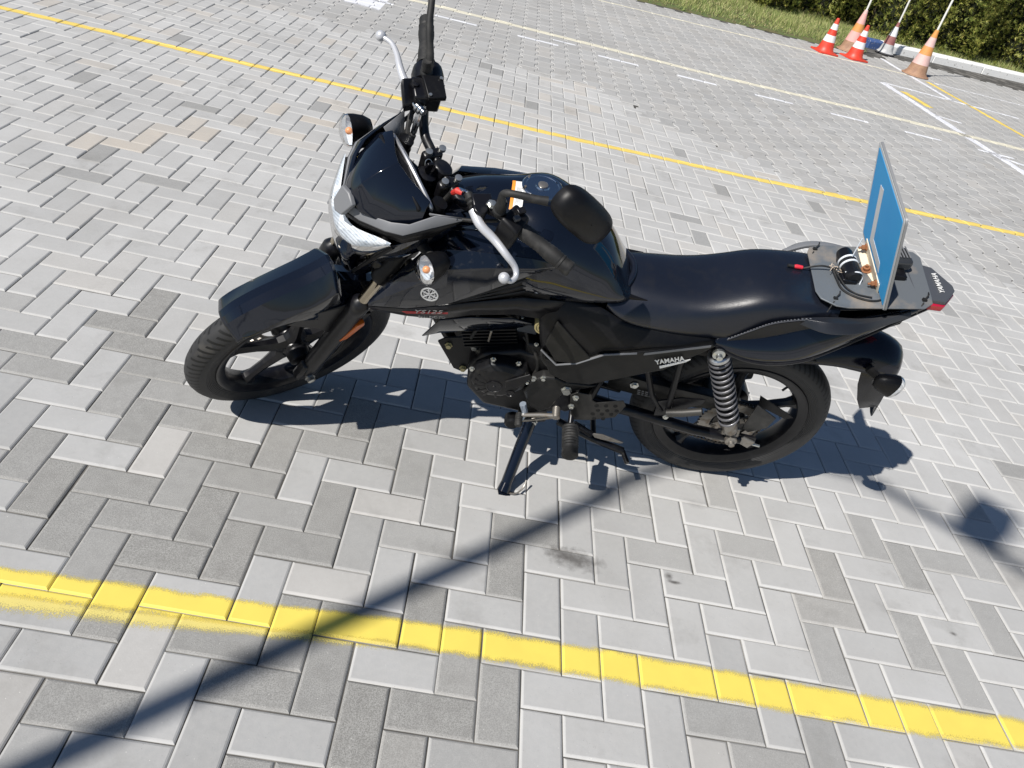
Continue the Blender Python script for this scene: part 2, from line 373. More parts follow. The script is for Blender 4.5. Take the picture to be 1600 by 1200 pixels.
stripe('thin_white_line', [(6.6, 10.85, 10.90), (11, 10.95, 11.0)], M_WHI)
stripe('white_diagonal', ((5.40, 9.84), (5.75, 6.0), .13), M_WHT)
stripe('white_diagonal', ((5.75, 6.0), (5.9, 4.9), .13), M_WHT)
stripe('white_edge', ((5.42, 9.85), (7.3, 9.72), .09), M_WHI)
stripe('white_spur', ((6.204, 12.04), (6.36, 9.77), .09), M_WHT)
stripe('white_tick', ((5.55, 8.5), (5.85, 8.42), .07), M_WHI)
stripe('white_tick', ((5.62, 7.15), (5.95, 6.98), .08), M_WHT)
stripe('yellow_dash', ((5.58, 9.55), (5.66, 8.9), .14), M_YEL2)
stripe('yellow_cross_line', ((6.48, 10.85), (6.75, 8.5), .10), M_YEL2)
stripe('yellow_cross_line', ((6.75, 8.5), (7.2, 5.5), .10), M_YEL2)
stripe('white_dash', ((7.0, 9.0), (7.5, 8.95), .05), M_WHI)
# ---------------------------------------------------------------- kerb, verge, hedge
M_KERB = mat('kerb_white', (.88, .88, .86), .7, noise=(25, (.45, .44, .42), .62, .7), bump=(60, .3, .003))
M_KBLUE = mat('kerb_blue', (.05, .10, .26), .7, noise=(40, (.35, .35, .36), .6, .7))
kb = MB()
def kerb_seg(a, b, h=.13, w=.16):
    a = np.array(a); b = np.array(b); d = unit(b-a); n = np.array((-d[1], d[0])); o = len(kb.v)
    prof = [(0, -.03), (0, h-.03), (.03, h), (w, h), (w, -.03)]; V = []
    for p in (a+d*.004, b-d*.004):
        for u, z in prof: V.append((*(p+n*u), z))
    kb.add(V, [[i, i+1, i+6, i+5] for i in range(4)]+[[0, 1, 2, 3, 4][::-1], [5, 6, 7, 8, 9]])
kpts = [(6.28, 12.84)]+[(6.55+k*1.0, 12.90+k*.19) for k in range(12)]
kb.cm = 1; kerb_seg(kpts[0], kpts[1]); kb.cm = 0
for a, b in zip(kpts[1:-1], kpts[2:]): kerb_seg(a, b)
tag(kb.build('kerb', [M_KERB, M_KBLUE], mods=[BEV(.01)]), kind='structure')
M_SOIL = mat('verge_soil', (.13, .12, .055), .95, noise=(9, (.10, .14, .045), .4, .6), bump=(60, .6, .01))
sl = MB(); rows = []
def verge_edge(x): return 11.45+max(0, x-1.5)*.12 if x < 6.0 else 12.95+(x-6.4)*.19+.12
for x in np.linspace(-8, 22, 61):
    e0 = verge_edge(x)+random.uniform(-.03, .03)
    rows.append([(x, e0, -.006), (x, e0+.06, .02), (x, e0+.8, .06), (x, 17, .08), (x, 40, .08)])
sl.grid(rows, flip=True); tag(sl.build('verge', M_SOIL), kind='structure')
def mesh_np(name, V, F, m, smooth=False):
    me = bpy.data.meshes.new(name); me.vertices.add(len(V)); me.vertices.foreach_set('co', V.astype(np.float32).ravel())
    me.loops.add(F.size); me.loops.foreach_set('vertex_index', F.astype(np.int32).ravel())
    me.polygons.add(len(F)); me.polygons.foreach_set('loop_start', np.arange(0, F.size, F.shape[1], dtype=np.int32)); me.polygons.foreach_set('loop_total', np.full(len(F), F.shape[1], dtype=np.int32))
    me.materials.append(m); me.update(calc_edges=True); o = bpy.data.objects.new(name, me); scene.collection.objects.link(o); return o
def leaf_mat(name, c1, c2, c3, sc, rough=.6):
    m = bpy.data.materials.new(name); m.use_nodes = True; nt = m.node_tree; b = nt.nodes['Principled BSDF']; L = nt.links.new
    geo = nd(nt, 'ShaderNodeNewGeometry'); n = nd(nt, 'ShaderNodeTexNoise'); n.inputs['Scale'].default_value = sc; n.inputs['Detail'].default_value = 3; L(geo.outputs['Position'], n.inputs['Vector'])
    r1 = nd(nt, 'ShaderNodeMapRange'); r1.inputs[1].default_value = .35; r1.inputs[2].default_value = .65; L(n.outputs['Fac'], r1.inputs[0])
    a = nd(nt, 'ShaderNodeMix', data_type='RGBA'); a.inputs[6].default_value = (*c1, 1); a.inputs[7].default_value = (*c2, 1); L(r1.outputs[0], a.inputs[0])
    c = nd(nt, 'ShaderNodeMix', data_type='RGBA'); c.inputs[7].default_value = (*c3, 1); L(a.outputs[2], c.inputs[6])
    r2 = nd(nt, 'ShaderNodeMapRange'); r2.inputs[1].default_value = .6; r2.inputs[2].default_value = 1; L(geo.outputs['Random Per Island'], r2.inputs[0]); L(r2.outputs[0], c.inputs[0])
    L(c.outputs[2], b.inputs['Base Color']); b.inputs['Roughness'].default_value = rough; b.inputs['Specular IOR Level'].default_value = .3
    return m
M_GRASS = leaf_mat('grass_blades', (.21, .28, .08), (.32, .36, .12), (.58, .50, .27), 3)
n = 70000; rg = np.random.default_rng(3)
gx = rg.uniform(-2, 13, n); e0 = np.array([verge_edge(x) for x in gx]); gy = e0+.02+rg.random(n)**.8*(3.0)
h = rg.uniform(.03, .10, n)*(1+.4*np.sin(gx*3+gy*2)); a = rg.uniform(0, 6.283, n); w = rg.uniform(.003, .006, n); ln = rg.normal(0, .03, (n, 2))
gz = np.interp(gy-e0, [0, .06, .8, 4], [-.005, .02, .06, .07])
V = np.empty((n, 3, 3)); V[:, 0] = np.stack([gx-np.cos(a)*w, gy-np.sin(a)*w, gz], 1); V[:, 1] = np.stack([gx+np.cos(a)*w, gy+np.sin(a)*w, gz], 1); V[:, 2] = np.stack([gx+ln[:, 0], gy+ln[:, 1], gz+h], 1)
tag(mesh_np('grass', V.reshape(-1, 3), np.arange(3*n).reshape(-1, 3), M_GRASS), kind='stuff')
# dandelions and dry leaves in the verge are too small to matter; the hedge is a row of clipped evergreens
M_HEDGE = leaf_mat('hedge_leaves', (.12, .155, .032), (.21, .23, .045), (.42, .37, .10), 2.2, .55)
M_TWIG = mat('hedge_twig', (.06, .045, .03), .9)
hedge = empty('hedge', (7, 15.2, 0))
tag(hedge, 'tall dense clipped evergreen hedge behind the grass verge and the traffic cones', 'hedge')
def hedge_y(x): return 14.05+.045*(x-6)+.22*np.sin(x*2.1+.7)+.14*np.sin(x*4.7+2)+.1*np.sin(x*9.3)
n = 46000
hx = rg.uniform(-1, 16, n); hz = rg.uniform(0.02, 2.5, n); dep = rg.random(n)**1.6*.55
cl = .16*np.sin(hx*7.1+np.sin(hz*5.3)*1.3)*np.sin(hz*6.7+hx*2.2)+.10*np.sin(hx*15.7+hz*4)*np.sin(hz*13+hx*5)
hy = hedge_y(hx)+cl+dep+.22*np.clip(hz-1.9, 0, 1)**2+.35*np.clip(.28-hz, 0, 1)
tops = hz > 2.25; hy[tops] += rg.uniform(0, 1.2, tops.sum())
K = 5
c0 = np.stack([hx, hy, hz], 1); up = np.stack([rg.normal(0, .45, n), -np.abs(rg.normal(.55, .35, n)), rg.normal(.55, .45, n)], 1); up /= np.linalg.norm(up, axis=1)[:, None]
sd_ = np.cross(up, rg.normal(0, 1, (n, 3))); sd_ /= np.linalg.norm(sd_, axis=1)[:, None]; sz = rg.uniform(.035, .075, n)
V = np.empty((n, K*3, 3))
for k in range(K):
    an = (k-(K-1)/2)*.5+rg.normal(0, .12, n); L_ = sz*rg.uniform(.7, 1.2, n)
    d = up*np.cos(an)[:, None]+sd_*np.sin(an)[:, None]; pd = sd_*np.cos(an)[:, None]-up*np.sin(an)[:, None]; nz = np.cross(up, sd_)
    b0 = c0+d*L_[:, None]*.1
    V[:, k*3] = b0-pd*L_[:, None]*.16; V[:, k*3+1] = b0+pd*L_[:, None]*.16; V[:, k*3+2] = b0+d*L_[:, None]+nz*(rg.normal(0, .25, n)*L_)[:, None]
hf = mesh_np('foliage', V.reshape(-1, 3), np.arange(n*K*3).reshape(-1, 3), M_HEDGE); hf.parent = hedge; hf.matrix_parent_inverse = Matrix.Translation((-7, -15.2, 0))
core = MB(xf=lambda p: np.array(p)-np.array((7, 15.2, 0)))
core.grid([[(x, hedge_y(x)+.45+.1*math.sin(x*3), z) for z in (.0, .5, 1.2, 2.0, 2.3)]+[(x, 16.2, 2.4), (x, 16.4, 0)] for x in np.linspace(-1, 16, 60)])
core.build('shade_core', mat('hedge_inside', (.012, .016, .006), .95), hedge)  # near-black backing sheet, paints the shade deep inside the foliage
tw = MB(xf=lambda p: np.array(p)-np.array((7, 15.2, 0)))
for x in np.arange(-.8, 15.8, 1.1):
    y = hedge_y(x)+.4; tw = MB(xf=lambda p: np.array(p)-np.array((7, 15.2, 0))); tw.tube([(x, y, 0), (x+.03, y+.02, .4), (x-.02, y, 1.0)], [.03, .022, .012], 6); tw.build('trunk', M_TWIG, hedge)
# ---------------------------------------------------------------- cones
M_RED = mat('cone_red', (.72, .055, .03), .45, noise=(9, (.62, .09, .05), .4, .7))
M_CW = mat('cone_white', (.80, .80, .80), .5)
M_ORG = mat('cone_faded_orange', (.72, .32, .07), .6, noise=(12, (.60, .30, .14), .4, .7))
M_PINK = mat('cone_faded_pink', (.80, .40, .36), .6, noise=(14, (.72, .42, .38), .4, .7))
M_PALE = mat('cone_pale_pink', (.74, .50, .46), .6, noise=(14, (.66, .45, .42), .4, .7))
M_BRN = mat('cone_dirty_brown', (.40, .24, .15), .7, noise=(16, (.30, .17, .11), .4, .7))
M_MAR = mat('cone_maroon', (.28, .10, .10), .6, noise=(14, (.36, .16, .14), .4, .7))
M_GRYC = mat('cone_grey', (.42, .43, .44), .6, noise=(16, (.62, .62, .60), .4, .7))
M_POLE = mat('pole_white', (.80, .79, .74), .5)
M_DRK = mat('cone_rubber', (.05, .05, .055), .8)
def cone(label, loc, h, r, bands, base_m, pole=None, square=True, tilt=(0, 0), name='traffic_cone', rz=0.):
    t = empty(name, (*loc, 0.0)); t.rotation_euler = (tilt[0], tilt[1], rz)
    tag(t, label, 'traffic cone')
    b = MB(); hb = r*1.22
    if square:
        P = [(hb*c, hb*s) for c, s in ((1, 1), (-1, 1), (-1, -1), (1, -1))]
        b.prism([(x, y, .0) for x, y in P], (0, 0, .022), .97)
        for sx in (-1, 1):
            for sy in (-1, 1): b.box((sx*hb*.85, sy*hb*.85, .004), (hb*.25, hb*.25, .008))
    else: b.lathe([(hb*1.05, 0), (hb*1.05, .012), (hb*.9, .022)], (0, 0, 0), (0, 0, 1), 28)
    b.build('base', base_m, t, mods=[BEV(.006)])
    def rad(z): return r+(.17*r-r)*(z/h)**.93
    z = .02
    tot = sum(x[0] for x in bands)
    for f, m in bands:
        z2 = z+(h-.02)*f/tot; pr = [(rad(z+(z2-z)*k/4), z+(z2-z)*k/4) for k in range(5)]
        if z < .03: pr = [(r*1.12, .018), (r*1.05, .03)]+pr[1:]
        bb = MB().lathe(pr, (0, 0, 0), (0, 0, 1), 32, caps=False)
        if z2 > h-.001: bb.lathe([(rad(h), h), (rad(h)*.8, h+.006), (rad(h)*.55, h+.006), (rad(h)*.5, h-.04)], (0, 0, 0), (0, 0, 1), 32, caps=False)
        bb.build('band', m, t); z = z2
    if pole: MB().tube([(0, 0, h-.12), (pole[1]*.5, pole[2]*.5, h+pole[0]*.5), (pole[1], pole[2], h+pole[0])], .014, 10).build('pole', M_POLE, t)
    return t
sm = [(.30, M_RED), (.20, M_CW), (.17, M_RED), (.17, M_CW), (.16, M_RED)]
cone('small bright red cone with two white bands, leftmost of the cones by the pale line', (4.99, 11.14), .455, .125, sm, M_RED, rz=.2)
cone('bright red white-banded cone between the pink pole cone and the maroon cone', (5.48, 11.24), .455, .125, sm, M_RED, rz=.35)
cone('tall faded pink and tan cone holding a white pole, behind the two small red cones', (5.62, 11.88), .58, .15, [(.22, M_BRN), (.25, M_PINK), (.2, M_ORG), (.25, M_PINK), (.08, M_PALE)], M_BRN, (1.4, .0, 0), False, name='pole_cone')
cone('maroon and grey white banded cone with a white pole, standing at the blue kerb end', (6.50, 12.62), .47, .125, [(.26, M_GRYC), (.24, M_MAR), (.28, M_CW), (.12, M_MAR)], M_DRK, (1.4, 0, 0), False, name='pole_cone')
cone('large faded orange and pink cone with white pole, rightmost, before the white kerb', (6.42, 11.17), .62, .155, [(.23, M_BRN), (.22, M_PALE), (.19, M_ORG), (.20, M_PALE), (.16, M_ORG)], M_BRN, (1.5, 0, 0), False, name='pole_cone')
# ---------------------------------------------------------------- lamp post outside the frame whose shadow crosses the paving
M_STEEL = mat('galvanised', (.45, .46, .47), .5, .8)
def back(P, z): k = z/math.tan(SUN_EL); return (P[0]-math.cos(SHADOW_AZ)*k, P[1]-math.sin(SHADOW_AZ)*k, z)
A0_ = (1.742, 1.565); A = back(A0_, 6.6); lp = empty('lamp_post', (A[0], A[1], 0))
tag(lp, 'grey steel lamp post with long arm and floodlight shading the pavers', 'lamp post')
PH_ = 6.6-(math.hypot(1.742-1.05, 1.565-.985)*math.tan(SUN_EL)); MB().tube([(0, 0, 0), (0, 0, .3), (0, 0, PH_), arm_pts[0] if False else (0, 0, PH_+.02)], [.055, .038, .029, .029], 16).lathe([(.14, -.02), (.14, .02), (.07, .05)], (0, 0, 0), (0, 0, 1), 16).build('pole', M_STEEL, lp)
dx, dy = .796, -.605
arm_pts = [(x-A0_[0], y-A0_[1], z) for (x, y), z in zip(((1.05, .985), (1.22, 1.118), (1.36, 1.205), (1.55, 1.275), (1.78, 1.325), (1.98, 1.325), (2.11, 1.275), (2.46, 1.01), (3.3, .37)), (5.95, 6.25, 6.42, 6.52, 6.6, 6.6, 6.6, 6.6, 6.6))]  # unseen bend, shaped so that the arm's shadow keeps off the seat
arm_pts = [(p[0]-math.cos(SHADOW_AZ)*p[2]/math.tan(SUN_EL)+math.cos(SHADOW_AZ)*6.6/math.tan(SUN_EL), p[1]-math.sin(SHADOW_AZ)*p[2]/math.tan(SUN_EL)+math.sin(SHADOW_AZ)*6.6/math.tan(SUN_EL), p[2]) for p in arm_pts]
MB().tube(arm_pts, [.03, .028, .026, .024, .022, .021, .021, .021, .021], 12, smooth=4).build('arm', M_STEEL, lp)
MB().box((dx*.8-dy*.11, dy*.8+dx*.11, 6.64), (.16, .16, .2), ((dx, dy, 0), (-dy, dx, 0), (0, 0, 1))).build('floodlight', M_STEEL, lp, mods=[BEV(.01)])

# ================================================================ motorcycle
# bike coordinates: x backwards from the rear axle line, y to its right, z up from the tyre contact; it leans on its side stand
OB = np.array((1.36571, 1.19844, 0.00141)); MBK = np.array(((0.999453, -0.032112, 0.007884), (0.033066, 0.970627, -0.238307), (0.000000, 0.238437, 0.971158)))
bike = empty('motorcycle'); bike.matrix_world = Matrix([[*MBK[0], OB[0]], [*MBK[1], OB[1]], [*MBK[2], OB[2]], [0, 0, 0, 1]])
tag(bike, 'black naked motorcycle on its side stand with bars turned left', 'motorcycle')
PV = np.array((-1.29667, 0.00000, 0.26884)); ST = 0.68611; DZ = -0.0121; RK = R(26.5); AX = np.array((math.sin(RK), 0, math.cos(RK)))
def rotax(v, t): return v*math.cos(t)+np.cross(AX, v)*math.sin(t)+AX*np.dot(AX, v)*(1-math.cos(t))
def FX(p): return PV+rotax(np.array(p, float)-PV, ST)      # steered parts turn about the steering axis
def FM(): return MB(xf=FX)
def mir(P): return [(p[0], -p[1], p[2]) for p in P]
GLOSS = mat('black_paint', (.004, .006, .012), .06, coat=.45, spec=.5, noise=(300, (.03, .03, .03), .70, .80))
GLOSSD = mat('black_paint_dusty', (.004, .006, .012), .09, coat=.4, spec=.5, noise=(70, (.035, .035, .034), .56, .82, .32))
SATIN = mat('black_satin', (.006, .006, .008), .32, spec=.4, noise=(40, (.020, .020, .020), .5, .8, .45))
MATT = mat('black_plastic', (.005, .005, .006), .44, spec=.30, noise=(90, (.011, .011, .011), .55, .8), bump=(900, .12, .0006))
MATTG = mat('grey_plastic', (.17, .175, .185), .42, bump=(900, .10, .0005))
RUBBER = mat('rubber', (.012, .012, .012), .65, noise=(40, (.045, .043, .04), .5, .75), bump=(500, .15, .0006))
SEATM = mat('seat_vinyl', (.007, .009, .016), .30, spec=.75, noise=(30, (.010, .011, .016), .5, .8, .34), bump=(380, .30, .0008))
SEATS = mat('seat_side_vinyl', (.012, .012, .014), .5, bump=(650, .5, .0009))
ENGM = mat('engine_black', (.007, .007, .008), .38, spec=.35, noise=(60, (.016, .015, .014), .5, .8, .5))
CHROME = mat('chrome', (.62, .63, .64), .14, 1)
FORKM = mat('fork_chrome', (.50, .44, .34), .16, 1)
ALU = mat('aluminium', (.60, .61, .63), .33, .85)
STEEL = mat('dull_steel', (.34, .32, .29), .42, .8, noise=(40, (.22, .17, .12), .5, .75, .6))
ZINC = mat('zinc_bolt', (.62, .63, .60), .3, .9)
LEVER = mat('lever_silver', (.62, .63, .66), .34, .35)
AMBER = mat('amber', (.62, .13, .008), .3, coat=.3)
AMBER2 = mat('amber_bulb_glass', (.85, .36, .16), .35)
REDL = mat('red_lens', (.45, .01, .04), .15, coat=.5)
GOLD = mat('gold_paint', (.45, .38, .18), .5)
WHITE = mat('white_print', (.78, .78, .76), .5)
SILVER = mat('silver_print', (.62, .63, .64), .4, .3)
FAINT = mat('faded_print', (.20, .20, .20), .5)
REDP = mat('red_print', (.22, .018, .02), .5)
ORNG = mat('orange_print', (.85, .30, .03), .5)
MIRM = mat('mirror_glass', (.75, .77, .8), .02, 1)
def clear_mat():
    m = bpy.data.materials.new('clear_lens'); m.use_nodes = True; nt = m.node_tree; nt.nodes.remove(nt.nodes['Principled BSDF'])
    t = nt.nodes.new('ShaderNodeBsdfTransparent'); g = nt.nodes.new('ShaderNodeBsdfGlossy'); g.inputs['Roughness'].default_value = .04; x = nt.nodes.new('ShaderNodeMixShader')
    t.inputs[0].default_value = (.93, .95, .97, 1); fr = nt.nodes.new('ShaderNodeFresnel'); fr.inputs[0].default_value = 1.14
    nt.links.new(fr.outputs[0], x.inputs[0]); nt.links.new(t.outputs[0], x.inputs[1]); nt.links.new(g.outputs[0], x.inputs[2]); nt.links.new(x.outputs[0], nt.nodes['Material Output'].inputs[0]); return m
CLEAR = clear_mat()
def reflector_mat():
    m = mat('reflector', (.88, .91, .95), .30, .12); nt = m.node_tree; b = nt.nodes['Principled BSDF']
    tc = nt.nodes.new('ShaderNodeTexCoord'); w = nt.nodes.new('ShaderNodeTexWave'); w.bands_direction = 'DIAGONAL'; w.inputs['Scale'].default_value = 60; w.inputs['Distortion'].default_value = 1
    nt.links.new(tc.outputs['Object'], w.inputs['Vector']); v = nt.nodes.new('ShaderNodeTexVoronoi'); v.inputs['Scale'].default_value = 42; v.distance = 'CHEBYCHEV'; nt.links.new(tc.outputs['Object'], v.inputs['Vector'])
    a = nt.nodes.new('ShaderNodeMath'); a.operation = 'ADD'; nt.links.new(w.outputs['Fac'], a.inputs[0]); nt.links.new(v.outputs['Distance'], a.inputs[1])
    bp = nt.nodes.new('ShaderNodeBump'); wm_ = nt.nodes.new('ShaderNodeMath'); wm_.operation = 'MULTIPLY'; wm_.inputs[1].default_value = .28; nt.links.new(w.outputs['Fac'], wm_.inputs[0]); nt.links.new(wm_.outputs[0], a.inputs[0])
    rr_ = nt.nodes.new('ShaderNodeMix'); rr_.data_type = 'RGBA'; rr_.inputs[6].default_value = (.55, .60, .66, 1); rr_.inputs[7].default_value = (.95, .96, .97, 1); sc_v = nt.nodes.new('ShaderNodeSeparateColor'); nt.links.new(v.outputs['Color'], sc_v.inputs[0]); nt.links.new(sc_v.outputs[0], rr_.inputs[0]); nt.links.new(rr_.outputs[2], b.inputs['Base Color'])  # light and dark cells paint sparkle into the base colour
    bp.inputs['Strength'].default_value = .6; bp.inputs['Distance'].default_value = .004
    nt.links.new(a.outputs[0], bp.inputs['Height']); nt.links.new(bp.outputs[0], b.inputs['Normal']); return m
REFL = reflector_mat()
# ---------------------------------------------------------------- wheels
def tyre_mat(n, half):
    m = mat('tyre_rubber', (.024, .024, .025), .6, noise=(14, (.075, .070, .062), .58, .80)); nt = m.node_tree; b = nt.nodes['Principled BSDF']; L = nt.links.new
    tc = nt.nodes.new('ShaderNodeTexCoord'); s = nt.nodes.new('ShaderNodeSeparateXYZ'); L(tc.outputs['Object'], s.inputs[0])
    def M_(op, a, c=None, d=None):
        x = nt.nodes.new('ShaderNodeMath'); x.operation = op
        for i, v in enumerate((a, c, d)):
            if v is None: continue
            if isinstance(v, (int, float)): x.inputs[i].default_value = v
            else: L(v, x.inputs[i])
        return x.outputs[0]
    ang = M_('MULTIPLY', M_('ARCTAN2', s.outputs[2], s.outputs[0]), n/(2*math.pi)); v = M_('DIVIDE', M_('ABSOLUTE', s.outputs[1]), half)
    side = M_('MULTIPLY', M_('GREATER_THAN', s.outputs[1], 0.), .5)
    g = M_('FRACT', M_('ADD', M_('ADD', M_('ADD', ang, 1000.), side), M_('MULTIPLY', M_('POWER', v, 1.7), 1.25)))
    # alternate long and short grooves
    alt = M_('GREATER_THAN', M_('FRACT', M_('MULTIPLY', M_('FLOOR', M_('ADD', M_('ADD', ang, 1000.), M_('ADD', side, M_('MULTIPLY', M_('POWER', v, 1.7), 1.25)))), .5)), .25)
    lo = M_('ADD', M_('MULTIPLY', alt, .28), .10)
    gr = M_('MULTIPLY', M_('LESS_THAN', M_('ABSOLUTE', M_('SUBTRACT', g, .5)), .19), M_('MULTIPLY', M_('GREATER_THAN', v, lo), M_('LESS_THAN', v, .93)))
    zz = M_('LESS_THAN', M_('ABSOLUTE', M_('SUBTRACT', M_('DIVIDE', s.outputs[1], half), M_('MULTIPLY', M_('PINGPONG', ang, 1.), .22))), .05)
    rad = M_('SQRT', M_('ADD', M_('MULTIPLY', s.outputs[0], s.outputs[0]), M_('MULTIPLY', s.outputs[2], s.outputs[2])))
    gr = M_('MULTIPLY', M_('MAXIMUM', gr, M_('MULTIPLY', zz, 0.)), M_('GREATER_THAN', rad, .272))
    ribs = M_('MULTIPLY', M_('SINE', M_('MULTIPLY', rad, 1500.)), M_('MULTIPLY', M_('LESS_THAN', rad, .262), .06))
    bp = nt.nodes.new('ShaderNodeBump'); bp.inputs['Strength'].default_value = 1; bp.inputs['Distance'].default_value = .010
    L(M_('SUBTRACT', ribs, gr), bp.inputs['Height']); L(bp.outputs[0], b.inputs['Normal'])
    mx = nt.nodes.new('ShaderNodeMix'); mx.data_type = 'RGBA'; src = b.inputs['Base Color'].links[0].from_socket
    L(gr, mx.inputs[0]); L(src, mx.inputs[6]); mx.inputs[7].default_value = (.002, .002, .002, 1); L(mx.outputs[2], b.inputs['Base Color']); return m  # shade inside the grooves is painted as near-black rubber
def make_wheel(center, fr, Ro, half, th0, disc_y, disc_r, sprocket=False, dirt=0):
    W = MB(); y = half*.72
    W.lathe([(.2325, -y-.006), (.236, -y), (.232, -y+.006), (.216, -y+.008), (.205, -y*.35), (.205, y*.35), (.216, y-.008), (.232, y-.006), (.236, y), (.2325, y+.006), (.224, y+.006), (.205, y-.004), (.197, y*.35), (.197, -y*.35), (.205, -y+.004), (.224, -y-.006), (.2325, -y-.006)], (0, 0, 0), (0, 1, 0), 72, caps=False)
    W.lathe([(.022, -.062), (.030, -.06), (.034, -.03), (.040, -.024), (.040, .024), (.034, .03), (.045, .045), (.045, .055), (.022, .055)], (0, 0, 0), (0, 1, 0), 24)
    for k in range(5):
        a = R(th0+72*k); d = np.array((math.cos(a), 0, math.sin(a))); n_ = np.array((-math.sin(a), 0, math.cos(a))); rows = []
        for r, w, t in ((.032, .040, .024), (.06, .019, .020), (.12, .013, .015), (.175, .013, .015), (.192, .018, .019), (.204, .034, .022)):
            rows.append([d*r+n_*w+np.array((0, t*.45, 0)), d*r+n_*w*.35+np.array((0, t, 0)), d*r-n_*w*.35+np.array((0, t, 0)), d*r-n_*w+np.array((0, t*.45, 0)), d*r-n_*w-np.array((0, t*.45, 0)), d*r-n_*w*.35-np.array((0, t, 0)), d*r+n_*w*.35-np.array((0, t, 0)), d*r+n_*w-np.array((0, t*.45, 0))])
        W.grid(rows, closed=True)
    w = W.build('wheel', SATIN, bike, 30)
    Mx = Matrix(((fr[0][0], fr[1][0], fr[2][0], center[0]), (fr[0][1], fr[1][1], fr[2][1], center[1]), (fr[0][2], fr[1][2], fr[2][2], center[2]), (0, 0, 0, 1)))
    w.matrix_local = Mx
    T = MB(); pr = [(.229, -y+.001), (.236, -y-.003), (.247, -half*.93), (.262, -half), (.276, -half*.97), (.288, -half*.82), (.2975, -half*.55), (.3032, -half*.25), (.3048, 0)]
    pr = pr+[(r, -h) for r, h in pr[-2::-1]]; k = Ro/.3048
    pr = [(r if r < .24 else .24+(r-.24)*(Ro-.24)/(.3048-.24), h) for r, h in pr]
    T.lathe(pr, (0, 0, 0), (0, 1, 0), 96, caps=False).build('tyre', tyre_mat(84, half), w, 60)
    # valve stem
    MB().tube([(.204*math.cos(.9), -.004, .204*math.sin(.9)), (.178*math.cos(.9), -.012, .178*math.sin(.9))], .004, 8).build('valve', RUBBER, w)
    if disc_y:
        D = MB(); n = 90
        def ring(r0, r1, t, skip=None):
            for i in range(n):
                if skip and skip(i): continue
                a0, a1 = 2*math.pi*i/n, 2*math.pi*(i+1)/n
                q = [(r0, a0), (r1, a0), (r1, a1), (r0, a1)]
                D.prism([(r*math.cos(a), disc_y-t/2, r*math.sin(a)) for r, a in q], (0, t, 0))
        ring(.072, .082, .004); ring(.082, .094, .004, lambda i: i % 5 in (1, 2)); ring(.094, .101, .004); ring(.101, .112, .004, lambda i: (i+2) % 5 in (1, 2)); ring(.112, .120, .004)
        for k2 in range(6):
            a = R(60*k2+10); D.prism([(r*math.cos(a+o), disc_y-.002, r*math.sin(a+o)) for r, o in ((.035, -.25), (.075, -.07), (.075, .07), (.035, .25))], (0, .004, 0))
        D.build('brake_disc', STEEL, w, 30)
    if sprocket:
        S_ = MB(); n = 43; P = []
        for i in range(n*4):
            a = 2*math.pi*i/(n*4); r = (.094, .099, .099, .094)[i % 4]; P.append((r*math.cos(a), -.058, r*math.sin(a)))
        Q = [(.062*math.cos(2*math.pi*i/(n*4)), -.058, .062*math.sin(2*math.pi*i/(n*4))) for i in range(n*4)]
        P2 = [(x, -.051, z) for x, _, z in P]; Q2 = [(x, -.051, z) for x, _, z in Q]
        S_.grid([Q, P, P2, Q2, Q], closed=True)
        for k2 in range(4):
            a = R(90*k2+35); S_.prism([(r*math.cos(a+o), -.057, r*math.sin(a+o)) for r, o in ((.03, -.4), (.065, -.2), (.065, .2), (.03, .4))], (0, .006, 0)); S_.bolt((.05*math.cos(a), -.058, .05*math.sin(a)), (0, -1, 0), .007, .007)
        S_.build('sprocket', STEEL, w, 30)
    return w
fa = [rotax(np.array(e, float), ST) for e in np.eye(3)]; CF = FX((-1.345, 0, .305+DZ))
fw = make_wheel(CF, fa, .305, .040, 10, .062, .12)
rw = make_wheel((0, 0, .305), [np.array(e, float) for e in np.eye(3)], .305, .047, 27, None, 0, True)
# ---------------------------------------------------------------- front end (drawn straight ahead, turned by FX)
W0 = np.array((-1.345, 0, .305+DZ))
def pol(r, a, y): return (W0[0]+r*math.cos(R(a)), y, W0[2]+r*math.sin(R(a)))
rows = []
for a, rc, rs, ws in ((124, .334, .306, .98), (121, .338, .309, 1.0), (115, .343, .307, 1.02), (105, .348, .300, 1.05), (95, .356, .290, 1.07), (86, .372, .272, 1.09), (80, .396, .256, 1.08), (77, .410, .252, 1.06), (73, .362, .25, 1.08), (62, .346, .26, 1.0), (50, .341, .28, .95), (40, .338, .31, .9)):
    half = [(0, rc+.004), (.021, rc), (.050, rc-.024), (.0625, max(rc-.036, rs+.004)), (.066, rs)] if rs < rc-.03 else [(0, rc+.003), (.020, rc-.001), (.049, rc-.018), (.060, rc-.024), (.063, rc-.029)]
    rows.append([pol(r, a, -y*ws) for y, r in half[::-1]]+[pol(r, a, y*ws) for y, r in half[1:]])
ff = FM().patch(rows, 3, 1).build('front_fender', GLOSS, bike, 12, [SOL(.003), BEV(.0016)])
for s in (1, -1):
    P = [(x, y*s, z) for x, y, z in (pol(.285, 100, -.071), pol(.30, 84, -.073), pol(.325, 68, -.077), pol(.355, 58, -.085), pol(.30, 52, -.088), pol(.235, 60, -.088), pol(.185, 66, -.088), pol(.215, 80, -.078))]
    FM().prism(P, (0, .004*s, 0)).build('fender_stay', SATIN, ff, 30, [BEV(.0015)])
    FM().bolt(pol(.315, 84, -.066*s), (0, -s, 0), .008, .005).build('fender_bolt', SATIN, ff)
ah = np.array((math.sin(R(21.5)), 0, math.cos(R(21.5))))
A1 = np.array((-1.338, 0, .27))
def fk(s, y, off=0.): p = A1+ah*s; return (p[0]-off*ah[2], y, p[2]+off*ah[0])
